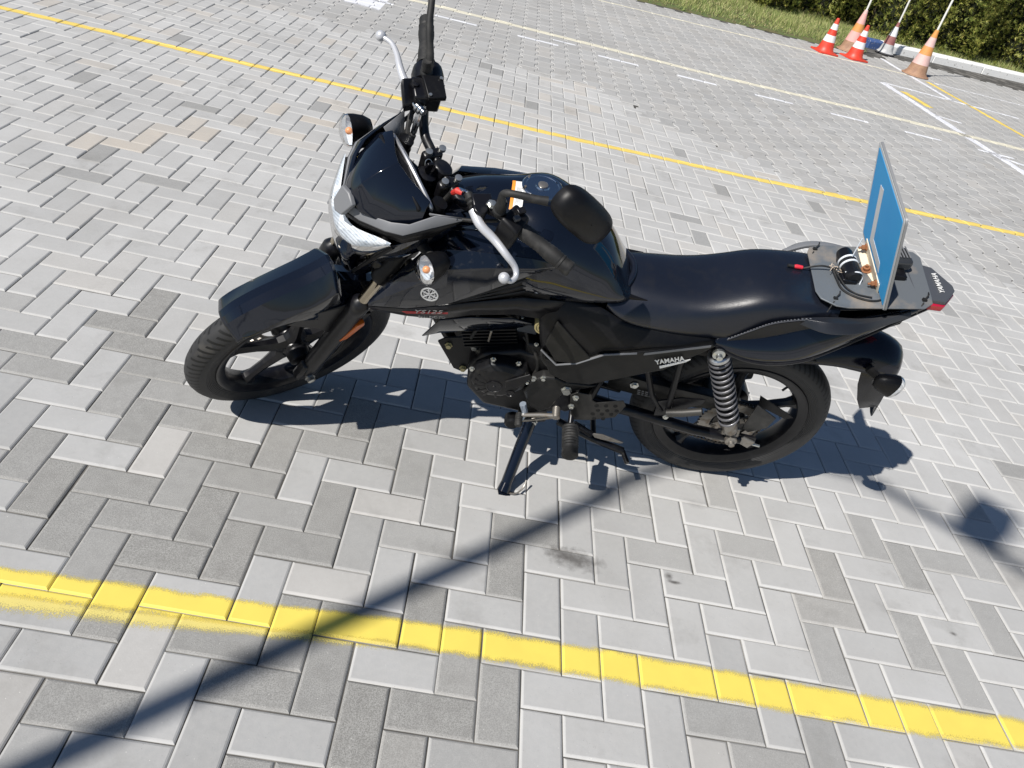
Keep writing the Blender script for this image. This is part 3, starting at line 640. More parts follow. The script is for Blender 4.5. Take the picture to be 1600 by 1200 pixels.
for s in (1, -1):
    y = .088*s
    fl = FM().lathe([(.013, -.03), (.020, -.02), (.022, .0), (.0265, .04), (.0275, .20), (.0265, .33), (.028, .335), (.028, .362), (.023, .372), (.016, .38)], fk(0, y), ah, 20).build('fork_leg', SATIN, bike)
    FM().cyl(fk(.375, y), fk(.52, y), .0155, n=20).build('fork_tube', FORKM, fl)
    FM().lathe([(.016, 0), (.026, .004), (.028, .03), (.0225, .04), (.0215, .28), (.018, .285), (.018, .30)], fk(.475, y), ah, 20).build('fork_cover', MATT, fl)
    FM().box(fk(.012, y), (.066, .034, .075), (np.cross((0, 1, 0), ah), (0, 1, 0), ah)).build('axle_lug', SATIN, fl, 30, [BEV(.008)])
    rf = FM().prism([fk(.215, -.118*1 if s < 0 else .118, .006), fk(.29, .118*s, -.012), fk(.305, .118*s, -.030), fk(.29, .118*s, -.036), fk(.225, .118*s, -.014)][:5], (0, .014*-s, 0)); rf.build('reflector', AMBER, fl, 30, [BEV(.002)])
    FM().prism([fk(.19, .105*s, .012), fk(.33, .105*s, .012), fk(.33, .105*s, -.045), fk(.20, .105*s, -.02)], (0, -.008*s, 0)).build('reflector_bracket', MATT, fl, 30, [BEV(.002)])
FM().lathe([(.012, -.125), (.012, .125)], tuple(A1), (0, 1, 0), 12).build('axle', STEEL, bike)
ab = FM(); ab.lathe([(.015, 0), (.015, .004), (.011, .004), (.011, .014), (.006, .016)], (A1[0], -.112, A1[2]), (0, -1, 0), 6); ab.build('axle_nut', ZINC, bike)
FM().ball((-1.322, -.062, .262), (.034, .03, .034)).build('hub_cap', SATIN, bike)
FM().tube([(-1.30, -.07, .27), (-1.25, -.085, .33), (-1.20, -.07, .45), (-1.14, -.06, .62), (-1.10, -.05, .8)], .0045, 8, smooth=5).build('speedometer_cable', RUBBER, bike)
FM().box((-1.275, .075, .36), (.075, .05, .11), (ah*0+np.array((ah[2], 0, -ah[0])), (0, 1, 0), ah)).build('brake_caliper', SATIN, bike, 30, [BEV(.012, 3)])
FM().tube([(-1.26, .085, .42), (-1.19, .11, .55), (-1.12, .12, .75), (-1.02, .15, .92), (-1.0, .17, .99)], .0055, 8, smooth=6).build('brake_hose', RUBBER, bike)
# yokes
yk = FM(); 
for s_, t in ((.50, .03), (.690, .022)):
    c = [fk(s_, -.115), fk(s_, -.115, -.035), fk(s_, -.04, -.075), fk(s_, .04, -.075), fk(s_, .115, -.035), fk(s_, .115), fk(s_, .07, .03), fk(s_, -.07, .03)]
    yk.prism(c, tuple(ah*t))
yk.cyl(fk(.47, 0, -.052), fk(.79, 0, -.052), .024)
yk.build('fork_yoke', SATIN, bike, 30, [BEV(.005)])
for s in (1, -1): FM().lathe([(.019, 0), (.019, .008), (.014, .012), (.004, .012)], fk(.712, .088*s), ah, 20).build('fork_cap', mat('fork_cap_dark', (.06, .075, .10), .3, .7), bike)
# ---------------------------------------------------------------- headlight
hl = empty('headlight'); hl.parent = bike
def sym(half): return half+[(x, -y, z) for x, y, z in half[-2::-1]]
cen = [(-1.242, 0, .905), (-1.260, 0, .868), (-1.252, 0, .800), (-1.240, 0, .740), (-1.227, 0, .680)]
m1 = [(-1.236, -.035, .905), (-1.254, -.036, .868), (-1.248, -.036, .81), (-1.236, -.035, .75), (-1.219, -.032, .692)]
m2 = [(-1.220, -.065, .915), (-1.241, -.066, .886), (-1.238, -.066, .845), (-1.224, -.065, .805), (-1.205, -.062, .768)]
m3 = [(-1.202, -.095, .930), (-1.214, -.097, .915), (-1.214, -.097, .892), (-1.207, -.096, .868), (-1.195, -.093, .848)]
m4 = [(-1.184, -.124, .940), (-1.187, -.124, .937), (-1.187, -.124, .933), (-1.186, -.124, .930), (-1.182, -.124, .927)]
L5 = [m4, m3, m2, m1]; lens = L5+[cen]+[[(x, -y, z) for x, y, z in c] for c in L5[::-1]]
FM().patch(lens, 5, 5).build('lens', CLEAR, hl, 60)
inn = [[(x+(.004, .010, .010, .007, .0012)[k_]*(1-abs(y)/.16)+.0006, y*.995, z) for k_, (x, y, z) in enumerate(c)] for c in lens]
FM().patch(inn, 3, 3).build('reflector_bowl', REFL, hl, 30)
B1 = (-1.2220, -0.0120, 0.8101)
bu = FM(); bu.lathe([(.021, 0), (.020, .003), (.015, .004), (.013, .001)], (-1.2435, -.022, .805), (-.93, -.35, -.1), 20); bu.ball((-1.2460, -.023, .805), .006); bu.build('bulb', mat('bulb_glass', (.85, .8, .7), .1, .2, coat=1), hl)
bz = FM()
rim = [m4[0], m3[0], m2[0], m1[0], cen[0]]; low = [m4[4], m3[4], m2[4], m1[4], cen[4]]
edge = [(x, y, z) for x, y, z in low]; full = edge+[(x, -y, z) for x, y, z in edge[-2::-1]]
bz.tube([(p[0]+.007, p[1], p[2]-.006) for p in full], .005, 10, smooth=4)
bz.build('bezel', MATT, hl)
FM().patch([[(-1.175, -.122, .915), (-1.180, -.050, .740), (-1.205, 0, .676), (-1.180, .050, .740), (-1.175, .122, .915)], [(-1.10, -.118, .92), (-1.08, -.09, .77), (-1.10, 0, .68), (-1.08, .09, .77), (-1.10, .118, .92)], [(-1.07, -.06, .95), (-1.06, -.04, .82), (-1.06, 0, .74), (-1.06, .04, .82), (-1.07, .06, .95)]], 3, 3).build('housing', MATT, hl, 50, [SOL(.003)])
# ---------------------------------------------------------------- nose fairing
nf = empty('nose_fairing'); nf.parent = bike
for s in (1, -1):
    q = lambda P: [(x, y*s, z) for x, y, z in P]
    # grey wing running back from the emblem to a pointed tip
    outer = q([(-1.246, -.006, .935), (-1.222, -.045, .934), (-1.188, -.100, .956), (-1.160, -.127, .965), (-1.10, -.140, .986), (-1.035, -.152, 1.002)])
    inner = q([(-1.236, -.006, .955), (-1.210, -.042, .950), (-1.172, -.092, .972), (-1.142, -.116, .985), (-1.090, -.128, 1.012), (-1.033, -.151, 1.006)])
    if s < 0:
        cut = [inner[0]]+[tuple(np.array(o)+(np.array(i_)-np.array(o))*.28) for o, i_ in zip(outer[1:5], inner[1:5])]+[inner[5]]
        FM().grid([cut, inner], flip=True).build('wing_liner', GLOSS, nf, 25, [SOL(.004, 0)]); inner = cut
    FM().grid([outer, inner], flip=s < 0).build('wing', MATTG, nf, 25, [SOL(.004, 0), BEV(.0012)])
    # black lower edge under the wing
    low = q([(-1.244, -.004, .918), (-1.218, -.05, .918), (-1.184, -.105, .938), (-1.155, -.128, .936), (-1.09, -.137, .942), (-1.035, -.150, .998)])
    FM().grid([[(x, y*1.0, z) for x, y, z in outer], low], flip=s > 0).build('wing_edge', MATT, nf, 25, [SOL(.004, 0)])
    # glossy strip below the wing and the lens
    FM().grid([q([(-1.2184, -0.0330, 0.6858), (-1.1800, -0.0700, 0.7903), (-1.1732, -0.1180, 0.9140), (-1.1249, -0.1300, 0.9405), (-1.0771, -0.1380, 0.9688), (-1.0450, -0.1480, 1.0092)]), q([(-1.1917, -0.0350, 0.6512), (-1.1524, -0.0700, 0.7325), (-1.1396, -0.1100, 0.8332), (-1.0988, -0.1240, 0.8657), (-1.0581, -0.1340, 0.9191), (-1.0397, -0.1450, 0.9796)])], flip=s > 0).build('side_strip', GLOSS, nf, 25, [SOL(.004, 0), BEV(.001)])
    # inner grey face of the wing, standing behind the screen
    FM().grid([q([(-1.10, -.118, 1.010), (-1.035, -.150, 1.008)]), q([(-1.075, -.100, .955), (-1.045, -.112, .955)])], flip=s < 0).build('wing_back', MATTG, nf, 25, [SOL(.003, 0)])
FM().prism([(-1.256, -.022, .935), (-1.262, 0, .925), (-1.256, .022, .935), (-1.236, .028, .972), (-1.232, 0, .978), (-1.236, -.028, .972)], (.012, 0, -.004)).build('emblem_block', MATTG, nf, 20, [BEV(.003)])
c0 = [(-1.232, 0, .968), (-1.205, 0, 1.003), (-1.170, 0, 1.028), (-1.125, 0, 1.047)]
c1 = [(-1.222, -.038, .956), (-1.192, -.038, .99), (-1.158, -.036, 1.016), (-1.115, -.034, 1.036)]
c2 = [(-1.180, -.088, .958), (-1.158, -.085, .985), (-1.132, -.078, 1.008), (-1.100, -.070, 1.028)]
c3 = [(-1.118, -.122, .982), (-1.110, -.115, 1.000), (-1.102, -.106, 1.012), (-1.090, -.098, 1.022)]
scr = [c3, c2, c1, c0]+[[(x, -y, z) for x, y, z in c] for c in (c1, c2, c3)]
FM().grid(scr).build('screen', GLOSS, nf, 12, [SOL(.004), BEV(.0015)])
# instrument panel behind the screen
ins = empty('instrument_panel'); ins.parent = bike
FM().prism([(-1.128, -.10, .962), (-1.118, -.104, 1.012), (-1.128, 0, 1.034), (-1.118, .104, 1.012), (-1.128, .10, .962)], (.045, 0, -.012), .92).build('case', MATT, ins, 30, [BEV(.004)])
FM().tube([(-1.082, -.098, .985), (-1.086, -.092, 1.006), (-1.092, 0, 1.024), (-1.086, .092, 1.006), (-1.082, .098, .985)], .005, 8, smooth=4).build('trim', ALU, ins)
FM().prism([(-1.083, -.085, .962), (-1.085, -.08, 1.000), (-1.089, 0, 1.014), (-1.085, .08, 1.000), (-1.083, .085, .962)], (.003, 0, -.001)).build('display', mat('display_glass', (.02, .022, .02), .08, coat=1), ins)
ig = FM(); ig.lathe([(.022, 0), (.022, .02), (.014, .024), (.004, .024)], (-1.045, 0, .955), (.25, 0, 1), 20); ig.build('ignition_switch', SATIN, bike)
kk = FM(); kk.prism([(-1.046, -.003, .975), (-1.036, -.003, .978), (-1.030, -.003, 1.008), (-1.046, -.003, 1.012), (-1.054, -.003, .998)], (0, .007, 0)); kk.build('key', SATIN, bike, 30, [BEV(.002)])
rg_ = FM(); rg_.tube([(-1.04+.009*math.cos(t), .006+.008*math.sin(t), 1.000+.008*math.sin(t)) for t in np.linspace(0, 2*math.pi, 20)], .001, 6, caps=False); rg_.build('key_ring', ZINC, bike)
# ---------------------------------------------------------------- handlebar and controls
HB = [(-.895, -.345, 1.052), (-.955, -.225, 1.058), (-.985, -.165, 1.045), (-.998, -.110, .985), (-1.003, -.06, .972), (-1.003, .06, .972), (-.998, .110, .978), (-.980, .165, 1.025), (-.950, .225, 1.045), (-.890, .345, 1.035)]
hb = FM().tube(HB, .0115, 14, smooth=6).build('handlebar', SATIN, bike)
FM().lathe([(.018, -.01), (.018, .008), (.014, .012), (.004, .012)], (-.992, 0, .925), ah, 24).build('stem_nut', mat('nut_blue', (.40, .47, .60), .3, .85), bike)
for s in (1, -1):
    cl = FM().box((-1.010, .042*s, .950), (.050, .024, .076)).build('bar_clamp', SATIN, bike, 30, [BEV(.008, 3)])
    for dx_ in (-.017, .017): FM().lathe([(.0085, 0), (.0085, .008), (.004, .0085)], (-1.003+dx_, .042*s, .987), (0, 0, 1), 14).build('clamp_bolt', ZINC, cl)
def grip(a, b, name='grip'):
    a = np.array(a, float); b = np.array(b, float); d = unit(b-a); L_ = np.linalg.norm(b-a)
    pr = [(.021, 0), (.022, .004), (.022, .010), (.0168, .013)]+[(.0168+(.0012 if k % 2 else 0)+.0012*math.sin(k*.4), .016+k*(L_-.034)/24) for k in range(25)]+[(.018, L_-.016), (.0185, L_-.013), (.0165, L_-.011), (.0175, L_+.010), (.014, L_+.014), (.004, L_+.014)]
    return FM().lathe(pr, a, d, 22).build(name, RUBBER, bike, 40)
grip((-.957, -.225, 1.062), (-.892, -.352, 1.056)); grip((-.950, .228, 1.045), (-.888, .352, 1.037))
sw = FM(); sw.prism([(-.995, -.215, 1.088), (-.940, -.190, 1.088), (-.925, -.232, 1.082), (-.975, -.262, 1.082)], (-.004, 0, -.068), .96); s_o = sw.build('switch_housing', MATT, bike, 30, [BEV(.008, 3)])
FM().box((-.945, -.215, 1.092), (.020, .014, .010)).build('horn_button', SATIN, s_o, 30, [BEV(.002)]); FM().box((-.962, -.228, 1.090), (.014, .012, .010)).build('turn_switch', mat('switch_grey', (.08, .08, .085), .5), s_o, 30, [BEV(.002)])
th = FM(); th.lathe([(.026, 0), (.036, .006), (.038, .028), (.034, .048), (.020, .052)], (-.968, .178, 1.035), (.42, .88, .05), 20); t_o = th.build('throttle_housing', SATIN, bike, 40)
# clutch side
pc = FM(); pc.box((-.998, -.150, 1.052), (.045, .034, .026), ((1, -.3, 0), (.3, 1, 0), (0, 0, 1))).lathe([(.016, -.016), (.016, .016)], (-1.012, -.168, 1.050), (0, 0, 1), 16); p_o = pc.build('clutch_perch', SATIN, bike, 30, [BEV(.003)])
FM().bolt((-.985, -.168, 1.066), (0, 0, 1), .008, .007).build('perch_bolt', ZINC, p_o)
def lever(path, w, name):
    P = spline(path, 6); k = len(P); rr = np.interp(np.linspace(0, 1, k), [0, .25, .6, .85, 1], [w, w*.85, w*.6, w*.5, w*.55])
    lv = FM(); lv.tube(P, list(rr), 12); lv.ball(P[-1], .0125); return lv.build(name, LEVER, bike, 50)
lever([(-1.022, -.160, 1.050), (-1.022, -.195, 1.045), (-1.005, -.235, 1.038), (-.995, -.275, 1.034), (-.982, -.300, 1.018), (-.986, -.318, 1.010), (-1.004, -.326, 1.012), (-1.020, -.318, 1.022)], .0115, 'clutch_lever')
lever([(-1.005, .165, 1.045), (-1.020, .190, 1.050), (-1.018, .225, 1.055), (-1.008, .265, 1.055), (-1.005, .30, 1.052), (-1.018, .328, 1.048)], .0115, 'brake_lever')
FM().tube([(-1.0088, -0.1650, 1.0399), (-1.0118, -0.1550, 1.0462), (-1.0135, -0.1420, 1.0477)], [.003, .003, .003], 8).build('clutch_wire', ZINC, bike)
bt = FM(); P0 = np.array((-1.0114, -0.1600, 1.0411)); P1 = np.array((-1.0152, -0.1250, 1.0507)); bd = unit(P1-P0)
bt.lathe([(.009, 0)]+[(.013 if k % 2 else .0105, .006+k*.005) for k in range(7)]+[(.008, .044)], P0, bd, 16); bt.build('clutch_boot', RUBBER, bike)
FM().tube([tuple(P0+bd*.04), (-1.0167, -0.1150, 1.0516), (-1.0218, -0.0950, 1.0357), (-1.0253, -0.0800, 1.0071)], .0042, 10, smooth=6).build('clutch_cable_end', CHROME, bike)
FM().tube([(-1.0253, -0.0800, 1.0071), (-1.0332, -0.0750, 0.9743), (-1.0513, -0.0800, 0.9641), (-1.10, -.06, .93), (-1.06, -.05, .86)], .0055, 10, smooth=6).build('clutch_cable', RUBBER, bike)
FM().tube([(-1.0256, -0.0850, 1.0117), (-1.0268, -0.0980, 1.0371), (-1.0200, -0.1060, 1.0383)], [.006, .0075, .006], 10).build('red_sleeve', mat('red_sleeve', (.6, .04, .03), .5), bike)
FM().tube([(-.97, -.19, 1.03), (-1.01, -.15, .99), (-1.05, -.10, .95), (-1.08, -.05, .90)], .0045, 8, smooth=6).build('wiring', RUBBER, bike)
FM().tube([(-.98, .18, 1.02), (-1.03, .13, .99), (-1.05, .08, .94), (-1.07, .04, .88)], .006, 8, smooth=6).build('throttle_cable', RUBBER, bike)
FM().tube([(-.99, .16, 1.0), (-1.06, .13, .97), (-1.08, .09, .92), (-1.09, .06, .86)], .005, 8, smooth=6).build('throttle_cable', RUBBER, bike)
# front brake master cylinder
mc = FM(); mc.prism([(-1.026, .135, 1.066), (-.965, .118, 1.062), (-.948, .168, 1.066), (-1.010, .190, 1.070)], (.002, 0, -.048), .94); mc.prism([(-1.0368, 0.1850, 1.0753), (-0.9995, 0.1850, 1.0680), (-0.9912, 0.1650, 1.0577), (-1.0151, 0.1400, 1.0369), (-1.0453, 0.1400, 1.0371), (-1.0423, 0.1600, 1.0565)], tuple(np.array((0, 0, -.022)))); m_o = mc.build('master_cylinder', SATIN, bike, 30, [BEV(.005)])
FM().prism([(-1.000, .120, 1.074), (-.958, .112, 1.072), (-.942, .168, 1.076), (-.988, .180, 1.078)], (.0, 0, -.012)).build('reservoir_cap', MATT, m_o, 30, [BEV(.002)])
for p_ in ((-.993, .126, 1.075), (-.950, .160, 1.078)): FM().lathe([(.004, 0), (.004, .002)], p_, (0, 0, 1), 10).build('cap_screw', ZINC, m_o)
FM().bolt((-1.010, .165, 1.066), (0, 0, 1), .008, .006).build('lever_pivot', SATIN, m_o)
bj = FM(); bj.lathe([(.009, -.016), (.009, .016)], (-1.012, .128, 1.035), (.3, -.9, 0), 12).lathe([(.013, -.006), (.013, -.001)], (-1.012, .128, 1.035), (.3, -.9, 0), 12).lathe([(.013, .003), (.013, .008)], (-1.012, .128, 1.035), (.3, -.9, 0), 12)
bj.tube([(-1.012, .126, 1.035), (-1.022, .112, 1.005), (-1.030, .104, .975)], [.006, .0075, .0065], 10); bj.build('banjo_fitting', CHROME, m_o)
FM().tube([(-1.030, .104, .98), (-1.045, .095, .945), (-1.07, .085, .90), (-1.09, .08, .84)], .0085, 10, smooth=5).build('brake_hose', RUBBER, bike)
# mirrors
def mirror(s):
    r_ = lambda P: [(x, y*s, z) for x, y, z in P]
    base = (-.985, -.195, 1.075); st = [base, (-.994, -.200, 1.115), (-1.002, -.203, 1.160), (-.985, -.222, 1.176), (-.955, -.245, 1.180), (-.935, -.258, 1.183)]
    if s < 0: base = (-.970, -.190, 1.060); st = [base, (-.966, -.196, 1.100), (-.953, -.245, 1.145), (-.932, -.287, 1.172), (-.912, -.335, 1.190), (-.900, -.375, 1.198)]
    m_ = FM().tube(r_(st), [.010, .0095, .008, .0075, .0085, .010], 12, smooth=4).build('mirror', RUBBER, bike)
    bt_ = FM(); bt_.lathe([(.012, 0), (.0145, .005), (.0145, .012), (.0115, .016), (.013, .022), (.0115, .028), (.0125, .034), (.010, .044)], r_([base])[0], (-.1, -.05*s, 1), 16); bt_.build('stem_boot', RUBBER, m_)
    # shell: rounded pod, seen from its back
    C0 = np.array(r_([(-.862, -.298, 1.158) if s > 0 else (-.850, -.440, 1.195)])[0]); u = unit(np.array((.70, -.30*s, -.64))); nb = unit(np.array((-.62, -.25*s, .74))); nb = unit(nb-u*np.dot(nb, u)); v = np.cross(nb, u)
    k = 28; ringp = []
    def outline(t): 
        c, s_ = math.cos(t), math.sin(t); e = 2/3.0
        X = .090*abs(c)**e*(1 if c > 0 else -1); Y = .042*abs(s_)**e*(1 if s_ > 0 else -1)*(1-.10*c*-1*.5)
        return X, Y
    rows_ = []
    for f, h in ((1.0, -.012), (1.0, .0), (.97, .012), (.86, .022), (.62, .030), (.3, .034), (.02, .035)):
        rows_.append([C0+u*outline(2*math.pi*i/k)[0]*f+v*outline(2*math.pi*i/k)[1]*f+nb*h for i in range(k)])
    FM().grid(rows_, closed=True).build('mirror_shell', MATT, m_, 50)
    FM().add([C0+u*outline(2*math.pi*i/k)[0]*.95+v*outline(2*math.pi*i/k)[1]*.95-nb*.009 for i in range(k)], [list(range(k))]) 
    g_m = FM(); g_m.add([C0+u*outline(2*math.pi*i/k)[0]*.96+v*outline(2*math.pi*i/k)[1]*.96-nb*.009 for i in range(k)], [list(range(k))]); g_m.build('mirror_glass', MIRM, m_)
mirror(1); mirror(-1)
# front indicators
def indicator(c, ax, s, parent=bike, xf=FX, stalk=None, k_s=1.12):
    """ax: direction the lens faces"""
    ax = unit(ax); up = np.array((0, 0, 1.)); sd2 = unit(np.cross(ax, up)); up = np.cross(sd2, ax); c = np.array(c, float); k = 24
    def el(a, b, h, pw=2.6): return [c+sd2*k_s*a*abs(math.cos(t))**(2/pw)*(1 if math.cos(t) > 0 else -1)+up*k_s*b*abs(math.sin(t))**(2/pw)*(1 if math.sin(t) > 0 else -1)+ax*h for t in np.linspace(0, 2*math.pi, k, endpoint=False)]
    t_ = MB(xf=xf); t_.grid([el(.003, .003, -.056), el(.014, .019, -.052), el(.021, .030, -.036), el(.0245, .0375, -.014), el(.0255, .040, .0)], closed=True); o_ = t_.build('indicator', MATT, parent, 50)
    l_ = MB(xf=xf); l_.grid([el(.0255, .040, .0), el(.0245, .039, .008), el(.019, .031, .017), el(.010, .016, .022), el(.001, .001, .0225)], closed=True); l_.build('indicator_lens', CLEAR, o_, 50)
    q_ = MB(xf=xf); q_.grid([el(.0245, .039, .001), el(.016, .026, -.012), el(.006, .008, -.016), el(.001, .001, -.016)], closed=True); q_.build('indicator_reflector', REFL, o_, 50)
    b_ = MB(xf=xf); b_.ball(c+ax*.001, (.009, .009, .009), 12, 8); b_.build('amber_bulb', AMBER2, o_)
    if stalk is not None: MB(xf=xf).tube([c-ax*.028, (c-ax*.03+np.array(stalk))/2, stalk], [.012, .011, .013], 12).build('stalk', RUBBER, o_)
    return o_
indicator((-1.128, -.200, .922), (-1, -.12, -.06), -1, stalk=(-1.10, -.12, .89)); indicator((-1.138, .200, .912), (-1, .12, -.06), 1, stalk=(-1.11, .11, .88))
# ---------------------------------------------------------------- tank and shrouds
def half_sym(sec): return [(x, y, z) for x, y, z in sec]+[(x, -y, z) for x, y, z in sec[-2::-1]]
TS = [(-.985, [(.088, .765), (.095, .80), (.094, .83), (.078, .862), (.046, .886), (0, .896)]),
      (-.90, [(.105, .755), (.112, .80), (.110, .84), (.094, .878), (.056, .918), (0, .932)]),
      (-.82, [(.132, .745), (.140, .795), (.137, .84), (.114, .882), (.066, .932), (0, .949)]),
      (-.74, [(.140, .742), (.160, .79), (.158, .848), (.134, .902), (.076, .948), (0, .955)]),
      (-.67, [(.139, .742), (.153, .785), (.149, .835), (.124, .885), (.071, .930), (0, .940)]),
      (-.60, [(.134, .745), (.142, .778), (.135, .815), (.110, .855), (.063, .893), (0, .905)]),
      (-.545, [(.125, .750), (.128, .770), (.118, .795), (.095, .825), (.055, .852), (0, .862)]),
      (-.50, [(.112, .752), (.112, .762), (.102, .775), (.080, .790), (.046, .802), (0, .808)]),
      (-.475, [(.095, .752), (.093, .757), (.085, .762), (.068, .768), (.04, .772), (0, .774)])]
tank = MB().patch([half_sym([(x, -y, z) for y, z in sec]) for x, sec in TS], 5, 4).build('fuel_tank', GLOSS, bike, 60, [SMO(3)])
cap = MB(); cz = np.array((-.755, .0, .956)); cap.lathe([(.050, -.004), (.050, .003), (.047, .0055), (.040, .0058), (.039, .0045), (.018, .0045), (.016, .0075), (.010, .0085), (.002, .0085)], cz, (-.05, 0, 1), 40)
cp = cap.build('fuel_cap', CHROME, tank, 30)
MB().lathe([(.012, 0), (.012, .003), (.008, .0045), (.003, .0045)], cz+np.array((0, 0, .007)), (0, 0, 1), 20).build('cap_lock', STEEL, cp)
for t in (20, 140, 200, 320): MB().lathe([(.003, 0), (.003, .0015)], cz+np.array((.044*math.cos(R(t)), .044*math.sin(R(t)), .0045)), (0, 0, 1), 10).build('cap_screw', STEEL, cp)
# warning sticker: follows the tank top
def tz(x, y):
    secs = []
    for sx, sec in TS:
        ys = [s_[0] for s_ in sec][::-1]; zs = [s_[1] for s_ in sec][::-1]; secs.append(np.interp(abs(y), ys, zs))
    return float(np.interp(x, [t_[0] for t_ in TS], secs))
def decal(name, x0, x1, y0, y1, m, n=6, lift=.0025):
    return MB().grid([[(x0+(x1-x0)*i/n, y0+(y1-y0)*j/n, tz(x0+(x1-x0)*i/n, y0+(y1-y0)*j/n)+lift) for i in range(n+1)] for j in range(n+1)]).build(name, m, tank)
decal('sticker', -.826, -.797, -.072, .012, WHITE, lift=.0045); decal('sticker_band', -.8265, -.819, -.072, .012, ORNG, lift=.0055)
for k in range(5): decal('sticker_text', -.814+.0025*k, -.8135+.0025*k, -.060+.003*(k % 2), -.012, MATTG, 3, .0055)
# seam lines on the tank
for s in (1, -1):
    MB().tube([(x, y*s, tz(x, y)+.001) for x, y in ((-.98, .045), (-.90, .050), (-.82, .052), (-.74, .058), (-.66, .062))], .0022, 6, smooth=5).build('tank_seam', MATT, tank)
for s in (1, -1):
    q = lambda P: [(x, y*s, z) for x, y, z in P]
    r0 = q([(-1.112, -.160, .640), (-1.045, -.150, .750), (-.955, -.116, .868), (-.864, -.112, .882), (-.760, -.130, .888), (-.694, -.147, .874)])
    r1 = q([(-1.113, -.166, .638), (-1.040, -.168, .738), (-.948, -.165, .852), (-.864, -.166, .866), (-.757, -.163, .874), (-.693, -.1555, .868)])
    r2 = q([(-1.114, -.170, .636), (-1.032, -.178, .715), (-.938, -.192, .818), (-.854, -.188, .842), (-.742, -.172, .856), (-.692, -.157, .864)])
    r3 = q([(-1.114, -.168, .632), (-1.020, -.176, .655), (-.930, -.184, .700), (-.838, -.178, .765), (-.742, -.166, .835), (-.691, -.155, .858)])
    sh = MB().grid([r0, r1, r2, r3], flip=s < 0).build('tank_shroud', GLOSSD, bike, 8, [SOL(.004), BEV(.0018)])
    # recessed dark panel with louvres under the shroud
    p0 = q([(-.930, -.172, .698), (-.838, -.166, .762), (-.745, -.158, .832), (-.70, -.152, .85)])
    p1 = q([(-.935, -.165, .682), (-.84, -.150, .705), (-.745, -.140, .735), (-.68, -.142, .742)])
    lp_ = MB().grid([p0, p1], flip=s < 0).build('inner_panel', MATT, bike, 25, [SOL(.003)])
    for k in range(3):
        t0 = .25+.25*k; a = np.array(p0)*(1-t0)+np.array(p1)*t0; MB().tube([a[0]+(0, -.002*s, 0), a[1]+(0, -.005*s, 0), a[2]+(0, -.004*s, 0)], .0035, 6, smooth=4).build('louvre', SATIN, lp_)
    # dark lower band that carries the lettering
    b0 = q([(-1.114, -.170, .630), (-1.020, -.176, .652), (-.935, -.182, .692), (-.84, -.156, .708), (-.745, -.146, .736), (-.64, -.140, .745)])
    b1 = q([(-1.105, -.160, .612), (-1.020, -.165, .618), (-.940, -.165, .628), (-.86, -.150, .648), (-.76, -.140, .668), (-.66, -.134, .668)])
    band = MB().grid([b0, b1], flip=s < 0).build('lower_band', SATIN, bike, 25, [SOL(.003)])
    # chin panel pointing forward, facing down
    d0 = q([(-.965, -.158, .560), (-.935, -.160, .620), (-.86, -.150, .640), (-.752, -.138, .652), (-.70, -.130, .640)])
    d1 = q([(-.972, -.150, .540), (-.930, -.135, .548), (-.87, -.125, .560), (-.79, -.118, .580), (-.72, -.118, .610)])
    MB().grid([d0, d1], flip=s < 0).build('chin_panel', GLOSS, bike, 25, [SOL(.004), BEV(.0015)])
    MB().prism(q([(-1.095, -.10, .60), (-1.06, -.10, .61), (-1.045, -.10, .56), (-1.055, -.10, .548), (-1.07, -.10, .58)]), (0, .006*s, 0)).build('horn_bracket', SATIN, bike, 30)
# lettering helper: text laid on a frame (origin, right, up)
def text(name, s, size, o, right, up, m, parent, ext=.0004, bold=.0, xf=None, shear=0, spacing=1.0, fit=None):
    cu = bpy.data.curves.new(name, 'FONT'); cu.body = s; cu.size = size; cu.extrude = ext; cu.offset = bold; cu.shear = shear; cu.space_character = spacing; cu.align_x = 'CENTER'; cu.align_y = 'CENTER'; cu.resolution_u = 3
    to = bpy.data.objects.new(name+'_tmp', cu); scene.collection.objects.link(to); dg = bpy.context.evaluated_depsgraph_get(); me = bpy.data.meshes.new_from_object(to.evaluated_get(dg)); bpy.data.objects.remove(to)
    right = unit(right); up = unit(up); nrm = np.cross(right, up)
    xs = [v.co.x for v in me.vertices]; kx = fit/(max(xs)-min(xs)) if fit else 1
    for v in me.vertices:
        p = np.array(o)+right*v.co.x*kx+up*v.co.y+nrm*v.co.z; p = xf(p) if xf else p; v.co = Vector(p)
    me.materials.clear(); me.materials.append(m); me.name = name; ob = bpy.data.objects.new(name, me); scene.collection.objects.link(ob); ob.parent = parent; return ob
E0 = np.array((-.990, -.1845, .736)); er = unit((.80, -.16, .02)); 
er = unit(np.array((-.938, -.192, .818))-np.array((-1.032, -.178, .715))); es = unit(np.array((-1.020, -.176, .655))-np.array((-1.032, -.178, .715)))
nn_ = unit(np.cross(er, es)); nn_ = nn_ if nn_[1] < 0 else -nn_; er = unit((1, 0, .25)); er = unit(er-nn_*np.dot(er, nn_)); eu = np.cross(nn_, -er); eu = eu if eu[2] > 0 else -eu
Ec = (np.array((-1.032, -.178, .715))+np.array((-.938, -.192, .818))+np.array((-1.020, -.176, .655))+np.array((-.930, -.184, .700)))/4+nn_*.003+er*.010
em = MB(); EC0 = Ec
em.xf = lambda p: EC0+(np.array(p)-EC0)*1.18
em.grid([[Ec+er*r*math.cos(t)+eu*r*math.sin(t)+nn_*h for t in np.linspace(0, 2*math.pi, 36, endpoint=False)] for r, h in ((.0155, 0), (.0155, .002), (.0185, .002), (.0185, 0))], closed=True)
